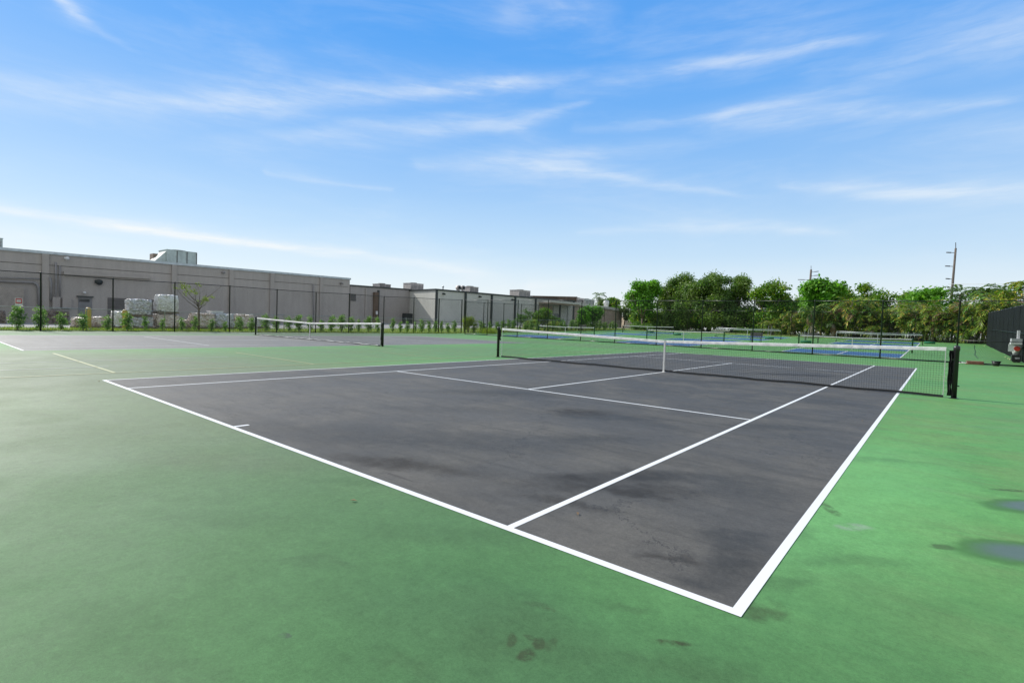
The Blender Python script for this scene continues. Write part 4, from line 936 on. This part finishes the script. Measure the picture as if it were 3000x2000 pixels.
# young street tree with stake
p0 = px_on_line(582, (-32.9, -14), (-33.2, 23), -.1, 1.2); x, y = p0; z = hgt(x, y)
t = thing('young_tree', 'bare young tree with a few bright leaves in front of the warehouse', 'tree', (x, y, z)); b = MB(); r_ = random.Random(21)
H = topH(0, 835, x, y)
trunk = [(x, y, z-.05), (x-.03, y+.02, z+H*.35), (x+.02, y-.05, z+H*.62)]; b.tube(trunk, [.075, .06, .045], 8); tips = []
for k in range(12):
    st_ = Vector(trunk[1]).lerp(Vector(trunk[2]), .3+.7*k/11); a = k*2.4; rr_ = r_.uniform(.5, 1.3)
    m_ = st_+Vector((math.cos(a)*rr_*.5, math.sin(a)*rr_*.6, rr_*.45)); e_ = m_+Vector((math.cos(a+.3)*rr_*.5, math.sin(a+.3)*rr_*.7, rr_*.5+.2)); b.tube([st_, m_, e_], [.028, .016, .005], 5); tips.append(e_)
    for j in range(3): f_ = m_.lerp(e_, .2+.3*j)+Vector((r_.uniform(-.3, .3), r_.uniform(-.35, .35), r_.uniform(.1, .4))); b.tube([m_.lerp(e_, .2+.3*j), f_], [.008, .003], 4); tips.append(f_)
b.build('trunk', M_bark, t, True)
lob = [(q.x-x, q.y-y, q.z-z, .12, .12, .1) for q in tips[:20]]; yl = at_x(540, 838, x).y-y; zl = at_x(540, 838, x).z-z
lob += [(0, yl, zl, .25, .38, .25), (0, yl+.2, zl-.45, .2, .3, .2), (0, yl+.9, zl+.15, .15, .2, .15), (.0, .35, zl-.85, .15, .2, .12)]
link('leaves', leaf_mesh('young_leaves', lob, 90, 7, .05, .07, 4, .3), L_yel, t)

def tree(name, label, px, Y, hw, topy, crown_lo, mat, seed, leaf=.16, dens=1.0, trunk_r=.22, group='trees beyond the pickleball courts', dx=None, bark=M_bark, cr=.36, nl=24, tilt=0, shape='round'):
    """px centre, Y distance plane, hw half width in photo pixels, topy row of the crown top, crown_lo crown bottom height fraction"""
    c0 = at_y(px, 960, Y); x = c0.x; z = hgt(x, Y); D_ = (Vector((x, Y, z))-CAM).dot(Fw); W = hw*D_/FPX; H = at_y(px, topy, Y).z-z
    r_ = random.Random(seed); t = thing(name, label, 'tree', (x, Y, z), group); lo = crown_lo*H; lobes = []
    for k in range(nl):
        a = r_.uniform(0, 6.28); rr_ = math.sqrt(r_.random()); f = r_.random()
        zz = lo+(H-lo)*(.15+.72*f); lim = math.sqrt(max(.08, 1-((zz-(lo+H)/2)/((H-lo)/2*1.12))**2)) if shape == 'round' else 1
        R_ = W*r_.uniform(.17, .36); lobes.append((math.cos(a)*rr_*(W-R_*.7)*lim, math.sin(a)*rr_*(W-R_*.7)*lim, zz, R_, R_, min(R_*.85, (H-zz)*.98, max(.5, zz-lo+.4))))
    vol = W*W*(H-lo); nc = int(min(3200, max(300, vol*10*dens)))
    link('crown', leaf_mesh(name+'_leaves', lobes, nc, 16, leaf*1.2, cr, seed, .25, surf=.38), mat, t)
    b = MB(); limbs(b, x, Y, z, H, trunk_r, W, r_, 6, max(.18, crown_lo)); b.build('trunk', bark, t, True)
    return t
def frond_quads(r, base, az_, up, length, droop, n=26, lw=.5, wid=.035, vee=.5):
    """one feather frond as leaflet quads; returns list of 4x3 arrays and rachis path"""
    out = []; path = []
    d = np.array([math.cos(az_)*math.cos(up), math.sin(az_)*math.cos(up), math.sin(up)]); p = np.array(base, float); side = np.array([-math.sin(az_), math.cos(az_), 0])
    step = length/n; u_ = up
    for i in range(n):
        path.append(tuple(p)); u_ -= droop/n*(1+i/n); d = np.array([math.cos(az_)*math.cos(u_), math.sin(az_)*math.cos(u_), math.sin(u_)]); p = p+d*step
        if i < 3: continue
        f = i/n; L_ = lw*math.sin(math.pi*(.15+.83*f))**.7
        upv = np.cross(side, d)
        for s in (-1, 1):
            q_ = side*s*.8+d*.55-upv*(-.25 if False else 0)+np.array([0, 0, vee*(.5-f)])+r.normal(size=3)*.12; q_ /= np.linalg.norm(q_)
            e = p+q_*L_+np.array([0, 0, -.18*L_]); m_ = p+q_*L_*.5+np.array([0, 0, .04*L_]); w_ = d*wid
            out.append([p-w_, m_-w_*1.2, e, m_+w_*1.2])
    return out, path
def palm_clump(name, seed, nst, H, spread, fl, deadfrac=0.1):
    r = np.random.RandomState(seed); live = []; dead = []; b = MB()
    for k in range(nst):
        a = r.uniform(0, 6.28); lx = math.cos(a)*spread*r.uniform(.1, 1); ly = math.sin(a)*spread*r.uniform(.1, 1); hh = H*r.uniform(.15, .66)
        b.tube([(lx*.3, ly*.3, -.05), (lx*.6, ly*.6, hh*.5), (lx, ly, hh)], [.06, .05, .045], 6)
        nf = r.randint(6, 9)
        for j in range(nf):
            q_, pth = frond_quads(r, (lx, ly, hh), r.uniform(0, 6.28), r.uniform(.6, 1.5), fl*r.uniform(.7, 1.15), r.uniform(.9, 2.0), n=15, lw=.6, wid=.07)
            (dead if r.rand() < deadfrac else live).extend(q_); b.tube([pth[i] for i in range(0, len(pth), 4)], .018, 4, False)
    return live, dead, b
ARE = []
for v in range(4):
    t = thing('palm_clump', 'x', 'palm', (0, 0, 0), 'clumping palms forming the hedge behind the courts')
    lv, de, b = palm_clump('palm', 100+v, 13, 6.0, 1.6, 3.0, .09)
    link('fronds', quads_mesh('palm_fronds', np.array(lv)), L_areca, t); link('dead_fronds', quads_mesh('palm_dead', np.array(de)), L_dead, t); b.build('stems', M_palmbark, t, True); ARE.append(reg(t))
aset = [(2262, 61, 925, .7), (2320, 64, 905, .8), (2385, 60, 900, .8), (2455, 61, 872, .95), (2495, 60, 862, 1), (2538, 60, 868, 1), (2580, 59.5, 862, 1), (2622, 59, 872, 1), (2662, 59, 866, 1), (2705, 58.5, 866, 1), (2748, 58, 870, 1),
        (2788, 58, 862, 1), (2828, 57.5, 858, 1), (2868, 57.5, 862, 1), (2905, 57, 852, 1), (2945, 56.5, 850, 1), (2985, 56, 846, 1), (3030, 56, 850, 1), (2520, 64, 850, 1), (2600, 64, 850, 1), (2690, 63, 848, 1), (2850, 62, 842, 1), (2960, 62, 835, 1),
        (2560, 57.6, 940, .6), (2730, 57, 945, .6), (2850, 56.6, 940, .6)]
usedv = set(); r_ = random.Random(5)
posw = ['beside the round bright tree', 'along the right half of the hedge']
for i, (px, Y, ty, wd) in enumerate(sorted(aset)):
    c0 = at_y(px, 960, Y); z = hgt(c0.x, Y); H = at_y(px, ty, Y).z-z; s_ = H/6.3*r_.uniform(.82, 1.18); wv = max(.75, s_)*wd; v = r_.randrange(4)
    lab = f'{ordinal(i+1)} clumping palm from the left in the hedge behind the pickleball courts'; loc = (c0.x, Y, z); rz = r_.uniform(0, 6.28)
    if v not in usedv:
        usedv.add(v); s0 = ARE[v]; s0.location = loc; s0.rotation_euler = (0, 0, rz); s0.scale = (wv, wv, s_); s0['label'] = lab
    else: dup(ARE[v], loc, rz, (wv, wv, s_), lab)
def palm(label, px, Y, topy, H_crown=2.0, nf=16, fl=2.4, mat=L_palm, dead=0, seed=0, tr=.14, fan=False):
    c0 = at_y(px, 960, Y); x = c0.x; z = hgt(x, Y); H = at_y(px, topy, Y).z-z-.6; r = np.random.RandomState(seed)
    t = thing('palm_tree', label, 'palm', (x, Y, z), 'single palms around the courts'); b = MB().tube([(x, Y, z-.1), (x+.15, Y, z+H*.5), (x, Y, z+H)], [tr*1.2, tr, tr*.9], 8); b.build('trunk', M_palmbark, t, True)
    lv = []; dd_ = []
    for j in range(nf):
        q_, _p = frond_quads(r, (0, 0, H), 2*math.pi*j/nf+r.uniform(-.2, .2), r.uniform(.0, 1.2), fl*r.uniform(.8, 1.1), r.uniform(.8, 1.7), n=20, lw=fl*.26, wid=.075); lv += q_
    link('fronds', quads_mesh('fronds', np.array(lv)), mat, t)
    for j in range(dead):
        q_, _p = frond_quads(r, (0, 0, H-.15), r.uniform(0, 6.28), r.uniform(-1.1, -.5), fl*r.uniform(.6, .9), r.uniform(.3, .8), n=12, lw=fl*.18, wid=.04); dd_ += q_
    if dead: link('dead_fronds', quads_mesh('dead', np.array(dd_)), L_dead, t)
    return t
tree('broadleaf_tree', 'rounded bright green tree at the left end of the tree line', 1880, 66, 50, 820, .22, L_bright, 1, leaf=.17, dens=1.3)
tree('oak_tree', 'left crown of the broad olive oak behind the cross fence', 1985, 72, 68, 795, .06, L_dark, 2, leaf=.13, dens=1.1, trunk_r=.35)
tree('oak_tree', 'tallest middle crown of the broad olive oak group', 2075, 70, 74, 793, .05, L_dark, 3, leaf=.13, dens=1.1, trunk_r=.4)
tree('oak_tree', 'right crown of the broad olive oak group', 2145, 72, 58, 800, .05, L_dark, 4, leaf=.13, dens=1.1, trunk_r=.3)
tree('oak_tree', 'low dark oak crown filling beneath the broad oak group', 2060, 66.5, 90, 868, .05, L_dark, 14, leaf=.13, dens=1.1, nl=18, trunk_r=.2)
tree('broadleaf_tree', 'yellow-tinged green tree right of the oak group', 2255, 68, 62, 818, .05, L_mid, 5, leaf=.15, dens=1.2)
tree('broadleaf_tree', 'dark low tree filling the gap left of the palms', 2330, 72, 46, 868, .04, L_mid, 6, leaf=.15, dens=1.1)
tree('mango_tree', 'dense round bright green tree with bare limbs above the palms', 2405, 63, 62, 822, .50, L_bright, 7, leaf=.2, dens=1.5, trunk_r=.16)
tree('broadleaf_tree', 'dull green tree behind the palm hedge near the round bright tree', 2500, 76, 68, 826, .1, L_mid, 8, leaf=.17)
tree('broadleaf_tree', 'small dark tree top rising behind the palm hedge', 2565, 74, 30, 838, .15, L_mid, 9, leaf=.15)
tree('broadleaf_tree', 'bright green tree left of the tall utility pole', 2715, 68, 58, 834, .1, L_bright, 10, leaf=.17, dens=1.2)
tree('broadleaf_tree', 'low green tree top between palms left of the utility pole', 2640, 74, 42, 850, .1, L_mid, 11, leaf=.16)
tree('broadleaf_tree', 'dark tree rising behind the windscreen at the right edge', 2960, 70, 70, 856, .1, L_mid, 12, leaf=.16)
palm('dark palm just right of the tall utility pole', 2806, 76, 848, nf=22, fl=2.4, seed=3)
palm('palm rising above the windscreen near the right edge', 2925, 66, 838, nf=24, fl=2.2, seed=4)
palm('tall palm cut by the right edge of the view', 3000, 62, 822, nf=26, fl=2.0, seed=5, mat=L_areca)
palm('short palm left of the windscreen top', 2880, 64, 848, nf=24, fl=2.0, seed=6)
palm('palm with brown hanging fronds below the round bright tree', 2378, 59, 895, nf=15, fl=2.2, seed=7, dead=14, tr=.2)
palm('shaggy palm stump left of the palm hedge', 2440, 58.5, 935, nf=8, fl=1.3, seed=8, dead=14, tr=.2)
palm('small palm beyond the tan building at the left', 1752, 112, 864, nf=14, fl=3.0, seed=9)
palm('slim palm beside the cream block wall', 1828, 84, 903, nf=14, fl=1.8, seed=10, mat=L_areca, tr=.12)
tree('broadleaf_tree', 'distant rounded tree beyond the tan building', 1797, 118, 28, 866, .15, L_mid, 15, leaf=.22)
tree('broadleaf_tree', 'distant dark tree left of the rounded one beyond the tan building', 1765, 122, 24, 872, .15, L_dark, 16, leaf=.22)
tree('broadleaf_tree', 'shaded olive tree behind the parked cars', 1862, 84, 44, 878, .3, L_dark, 17, leaf=.18)
tree('broadleaf_tree', 'small bright tree behind the fence corner bushes', 1735, 50.5, 30, 897, .38, L_bright, 18, leaf=.13, dens=1.2, trunk_r=.07, cr=.22, dx=0)
tree('broadleaf_tree', 'slender bright tree with a leaning trunk by the small bright tree', 1708, 47, 15, 905, .3, L_bright, 19, leaf=.12, trunk_r=.05, cr=.2)
tree('broadleaf_tree', 'feathery round tree in front of the pale building door', 1590, 44, 34, 906, .15, L_mid, 20, leaf=.11, dens=1.2, trunk_r=.07, cr=.22)
for i, (px, X, w_, H, mt, lab) in enumerate(((1540, -38, 1.6, 2.2, L_hedge, 'dark rounded bush left of the feathery tree'), (1630, -38, 1.4, 1.7, L_hedge, 'dark low bush right of the feathery tree'),
        (1622, -33.8, 1.0, 1.0, L_yel, 'bright low bush behind the hedge shrubs'), (1560, -34.2, 1.3, 1.2, L_yel, 'olive rounded bush behind the hedge shrubs'))):
    pp = px_on_line(px, (X, 20), (X, 60), -.2, 1.3); bush('bush', lab, pp[0], pp[1], w_, H, mt, 30+i, .07, 220, 14)
def hedge_box(label, px0, px1, Y, topy, mat, seed, depth=1.6, group='clipped hedges beyond the courts'):
    a, b_ = at_y(px0, 970, Y), at_y(px1, 970, Y); z = hgt(a.x, Y); H = at_y((px0+px1)/2, topy, Y).z-z; W = b_.x-a.x; t = thing('clipped_hedge', label, 'hedge', (a.x, Y, z), group)
    n = max(3, int(W/1.2)); lobes = [((i+.5)*W/n, depth/2, H*.5, W/n*.75, depth*.5, H*.5) for i in range(n)]
    link('foliage', leaf_mesh('hedge_leaves', lobes, int(90*n), 12, .09, .13, seed, .02, surf=.3), mat, t)
hedge_box('low dark clipped hedge block beyond the far left pickleball net', 1846, 1905, 61.5, 952, L_hedge, 1)
hedge_box('long clipped hedge behind the low dark block', 1850, 2010, 66, 944, L_hedge, 2)
for i, (px, Y, hw, ty) in enumerate(((1905,70,60,915),(1990,68,60,910),(2080,67.5,60,905),(2160,68,60,910),(2235,67,55,905),(2305,69,50,900),(2375,67,55,905),(2450,66,50,900))):
    c_ = at_y(px, 960, Y); D_ = (Vector((c_.x, Y, 1))-CAM).dot(Fw)
    bush('understory_bush', f'{ordinal(i+1)} dark understory bush from the left beneath the tree line', c_.x, Y, hw*D_/FPX, at_y(px, ty, Y).z-hgt(c_.x, Y), L_dark if i % 2 else L_mid, 70+i, .2, 700, 14, 'bush', 'understory bushes beneath the tree line', cr=.35)
hedge_box('clipped hedge strip under the oak group', 2150, 2300, 64, 962, L_hedge, 3)

# parked cars glimpsed far left of the trees
def car(label, px, Y, mat, seed=0):
    c0 = at_y(px, 950, Y); x = c0.x; z = 1.0; t = thing('parked_car', label, 'car', (x, Y, z), 'cars parked far beyond the fence corner')
    prof = [(-2.2, .35), (-2.25, .75), (-1.9, .95), (-1.2, 1.02), (-.7, 1.5), (.9, 1.52), (1.6, 1.05), (2.15, .92), (2.25, .6), (2.2, .35)]
    b = MB(); n = len(prof); b.v = [(x+px_, Y-.85, z+pz_) for px_, pz_ in prof]+[(x+px_, Y+.85, z+pz_) for px_, pz_ in prof]
    b.f = [tuple(range(n)), tuple(range(2*n-1, n-1, -1))]+[(i, n+i, n+(i+1) % n, (i+1) % n) for i in range(n)]; b.build('body', mat, t)
    MB().prism([(x-1.05, Y-.87), (x+1.35, Y-.87), (x+1.35, Y-.86), (x-1.05, Y-.86)], z+1.05, [z+1.1, z+1.1, z+1.1, z+1.1]).build('window_sill', M_glass, t)
    g_ = MB(); g_.v = [(x-1.0, Y-.87, z+1.08), (x+1.3, Y-.87, z+1.08), (x+.8, Y-.87, z+1.44), (x-.62, Y-.87, z+1.44)]; g_.f = [(0, 1, 2, 3)]; g_.build('side_window', M_glass, t)
    for sx_ in (-1.35, 1.4):
        for sy in (-.86, .66): MB().tube([(x+sx_, Y+sy, z+.33), (x+sx_, Y+sy+.2, z+.33)], .33, 14).build('wheel', M_tyre, t)
car('dark parked car beyond the slim palm', 1857, 104, M_carblk); car('silver parked car right of the dark one', 1880, 100, M_silver)

# utility poles
def pole(label, px, Y, topy, lean, arms, r=.16, seed=0):
    c0 = at_y(px, 960, Y); x = c0.x; z = hgt(x, Y); H = at_y(px, topy, Y).z-z; t = thing('utility_pole', label, 'utility pole', (x, Y, z), 'utility poles behind the trees')
    MB().tube([(x-lean, Y, z-.2), (x, Y, z+H)], [r*1.1, r*.7], 10).build('shaft', M_pole, t, True)
    for (f, s, L_) in arms:
        zz = z+H*f; xx = x-lean*(1-f); b = MB().tube([(xx, Y, zz), (xx+s*L_, Y-.1, zz+.12)], [.05, .04], 6); b.tube([(xx+s*L_*.45, Y-.05, zz+.06), (xx+s*L_, Y-.1, zz+.12)], .085, 8); b.build('insulator_arm', M_insul, t, True)
    b = MB().tube([(x, Y, z+H), (x-.05, Y, z+H+.9)], .05, 6); b.build('lightning_rod', M_insul, t)
    return t
pole('tall leaning utility pole with side insulators at the right', 2785, 92, 728, .25, ((.95, -1, 1.1), (.80, -1, 1.1), (.66, -1, .9)), .19)
pole('shorter grey utility pole behind the round bright tree', 2367, 125, 790, .3, ((.96, 1, 1.6), (.90, 1, 1.6), (.84, 1, 2.0), (.84, -1, 2.6)), .3)
# overhead wires from the tall pole
b = MB()
pA = at_y(2785, 728, 92)
for dz in (-.8, -3.2):
    pts = []
    for k in range(17): u = k/16; pts.append((pA.x+u*60, 92-u*10, pA.z+dz-1.2-14*u*(1-u)*.25+u*1.0))
t = thing('overhead_wire', 'thin wire running right from the tall utility pole', 'wire', (pA.x, 92, pA.z))
b = MB(); z1 = at_y(2790, 832, 90).z; b.tube([(pA.x, 90, z1), (pA.x+9, 88, z1-.35), (pA.x+20, 86, z1-.3)], .03, 4); b.build('cable', M_whitem, t)

# ------------------------------------------------------------------ court clutter
def squeegee(label, px, Y, rz=0.2, H=1.35, two=True):
    c0 = at_y(px, 985, Y); x = c0.x; z = hgt(x, Y); t = thing('court_squeegee', label, 'squeegee', (x, Y, z), 'green roller squeegees parked on the courts')
    MB().tube([(x-.42, Y, z+.11), (x+.42, Y, z+.11)], .11, 12).build('roller', M_foam, t, True)
    b = MB()
    for s in ((-.12, .12) if two else (.0,)): b.tube([(x+s-.05, Y, z+.12), (x+s*1.3+.02, Y+.12, z+H)], .016, 6)
    b.tube([(x-.15, Y, z+.2), (x+.15, Y, z+.2)], .014, 6); b.build('handle', M_galv if two else M_greenpost, t)
squeegee('green roller squeegee behind the second blue court net post', 1905, 49, H=.6); squeegee('green roller squeegee left of the broad oak trunk', 1984, 44, H=.5)
squeegee('green roller squeegee under the thick grey-framed net', 2254, 44); squeegee('green roller squeegee behind the near net post of the right court', 2362, 38)
squeegee('lone green squeegee handle in front of the palm hedge', 2725, 50, two=False)
def bench(label, px, Y, L=1.2, mat=M_greenpost):
    c0 = at_y(px, 990, Y); x = c0.x; z = hgt(x, Y); t = thing('bench', label, 'bench', (x, Y, z), 'small court-side benches')
    MB().box(x-L/2, x+L/2, Y-.2, Y+.2, z+.42, z+.47).build('seat', mat, t); MB().box(x-L/2, x+L/2, Y+.19, Y+.23, z+.55, z+.9).build('backrest', mat, t)
    for s in (-1, 1):
        b = MB(); xx = x+s*(L/2-.1); b.tube([(xx, Y-.18, z), (xx, Y-.15, z+.42)], .02, 6); b.tube([(xx, Y+.22, z), (xx, Y+.2, z+.9)], .02, 6); b.build('leg', M_black, t)
bench('dark bench between the grey-framed net and the right blue court', 2214, 33.5, 1.0, M_grille); bench('low dark bench on the far left court', 1703, 40, 1.0, M_grille); bench('dark bench beside the squeegee near the right court net', 2378, 39, 1.2, M_grille)
# ball machine trolley at the right
x, y = 9.2, 24.2; z = hgt(x, y)
Xb = lambda px, py: at_y(px, py, y)
t = thing('ball_machine', 'grey and white ball machine with a red hopper at the right edge', 'ball machine', (x, y, z))
pL, pR = Xb(2963, 1040).x, Xb(2990, 1040).x; q = lambda py: Xb(2985, py).z
g0 = z
MB().box(pL, pR, y-.3, y+.3, g0+.06, q(1040)).build('base', M_plastblk, t)
for s in (pL+.1, pR-.1): MB().tube([(s, y-.34, g0+.1), (s, y-.3, g0+.1)], .1, 12).build('wheel', M_tyre, t)
MB().lathe((pL+pR)/2, y, [(.12, q(1040)), (.17, q(1030)), (.30, q(1009))], 14).build('hopper', M_whitem, t, True); MB().tube([((pL+pR)/2, y-.33, q(1021)), ((pL+pR)/2, y-.27, q(1021))], .13, 14).build('red_dial', M_red, t)
MB().prism([((pL+pR)/2-.34, y-.32), ((pL+pR)/2-.12, y-.32), ((pL+pR)/2-.12, y-.3), ((pL+pR)/2-.34, y-.3)], q(1030), q(1008)).build('side_panel', M_whitem, t)
MB().box(pL-.06, pR, y-.36, y+.3, q(1007), q(992)).build('top_box', M_greyp, t); MB().box(pL-.08, pR, y-.38, y+.3, q(1007)-.03, q(1004)).build('trim', M_whitem, t)
MB().box(Xb(2980, 980).x, Xb(2988, 980).x, y-.1, y+.1, q(992), q(968)).build('handle', M_whitem, t)
MB().box(pL+.12, pL+.3, y-.304, y-.302, q(1052), q(1047)).build('badge', M_greyp, t)
# bucket, folded mat
p = at_y(2918, 1070, 19.0); x, y = p.x, 19.0
t = thing('bucket', 'black bucket standing at the foot of the cross fence', 'bucket', (x, y, 0)); Ht = at_y(2918, 1058, 19).z
MB().lathe(x, y, [(.10, .004), (.115, .01), (.165, Ht)], 18).build('pail', M_plastblk, t, True); MB().lathe(x, y, [(.165, Ht-.012), (.182, Ht-.012), (.182, Ht+.008), (.16, Ht+.008)], 18).build('rim', M_plastblk, t, True)
b = MB(); b.tube([(x-.17*math.cos(a), y-.02, Ht-.02-.12*math.sin(a)) for a in [i*math.pi/8 for i in range(9)]], .005, 5); b.build('bail', M_galv, t)
xa, xb = at_y(2828, 1066, 19.55).x, at_y(2884, 1066, 19.4).x
t = thing('folded_mat', 'folded reddish-brown mat lying against the cross fence', 'mat', (xa, 19.5, 0)); rr = random.Random(4)
for k, (dz, sh) in enumerate(((.005, 0), (.06, .05), (.112, .02))): MB().blob(xa+sh, xb-sh*.6, 19.25, 19.62, dz, dz+.052, rr, .02, 6, .01).build('fold', M_mat, t)
MB().tube([(xa-.3, 19.5, .03), (xa-.1, 19.45, .05), (xa+.1, 19.4, .03)], .03, 8).build('rolled_end', W_white, t, True)
pts = [px_on_line(px_, (7, yy_), (9, yy_), -2, 2) for px_, yy_ in ((2855, 52), (2854, 44), (2857, 36), (2855, 31), (2862, 27), (2866, 26))]
b = MB(); b.tube([(x, y, hgt(x, y)+.012) for x, y in pts], .012, 6); tag(b.build('hose', M_black), 'thin dark hose lying on the green court before the palms', 'hose')
# loose balls by the windscreen
for i, (px, py, lab) in enumerate(((2884, 1014.5, 'tennis ball at the far foot of the windscreen'), (2946, 1042, 'tennis ball beside the ball machine nearest the screen'), (2954, 1046, 'tennis ball between two others by the ball machine'), (2959, 1050, 'tennis ball closest to the ball machine'))):
    pt_ = px_on_line(px, (9.25, 22), (9.25, 52), 0, 1); x, y = pt_; z = hgt(x, y)
    b = MB().tube([(x, y, z+.001+.07*(1-math.cos(a))/2) for a in [k*math.pi/8 for k in range(9)]], [max(.002, .035*math.sin(k*math.pi/8)) for k in range(9)], 12)
    tag(b.build('tennis_ball', M_ball, None, True), lab, 'ball', 'loose tennis balls by the windscreen')

# dry leaves blown against the fences and a few on the courts
r2 = np.random.RandomState(15); L_ = []
for k in range(420):
    if k < 200: x, y = r2.uniform(-30, 9), 20.2-abs(r2.normal())*.5
    elif k < 330: x, y = -30.6+abs(r2.normal())*.4-.04*max(0, 0), r2.uniform(-12, 20)
    elif k < 400: x, y = 9.2-abs(r2.normal())*.4, r2.uniform(21, 50)
    else: x, y = r2.uniform(-8, 8), r2.uniform(-13, 12)
    L_.append((x, y, hgt(x, y)+.012, r2.uniform(0, 6.28), r2.uniform(.012, .03)))
v = np.zeros((len(L_), 4, 3))
for i, (x, y, z, a, l) in enumerate(L_):
    ca, sa = math.cos(a)*l, math.sin(a)*l
    v[i] = [(x-ca, y-sa, z-.004), (x+sa*.4, y-ca*.4, z+.004), (x+ca, y+sa, z), (x-sa*.4, y+ca*.4, z+.006)]
tag(link('leaf_litter', quads_mesh('litter', v), L_dead), kind='stuff')

# remove prototypes left at the origin
for root in SH+ARE:
    if root['label'] == 'x':
        for k in KIDS[root]: bpy.data.objects.remove(k, do_unlink=True)
        bpy.data.objects.remove(root, do_unlink=True)
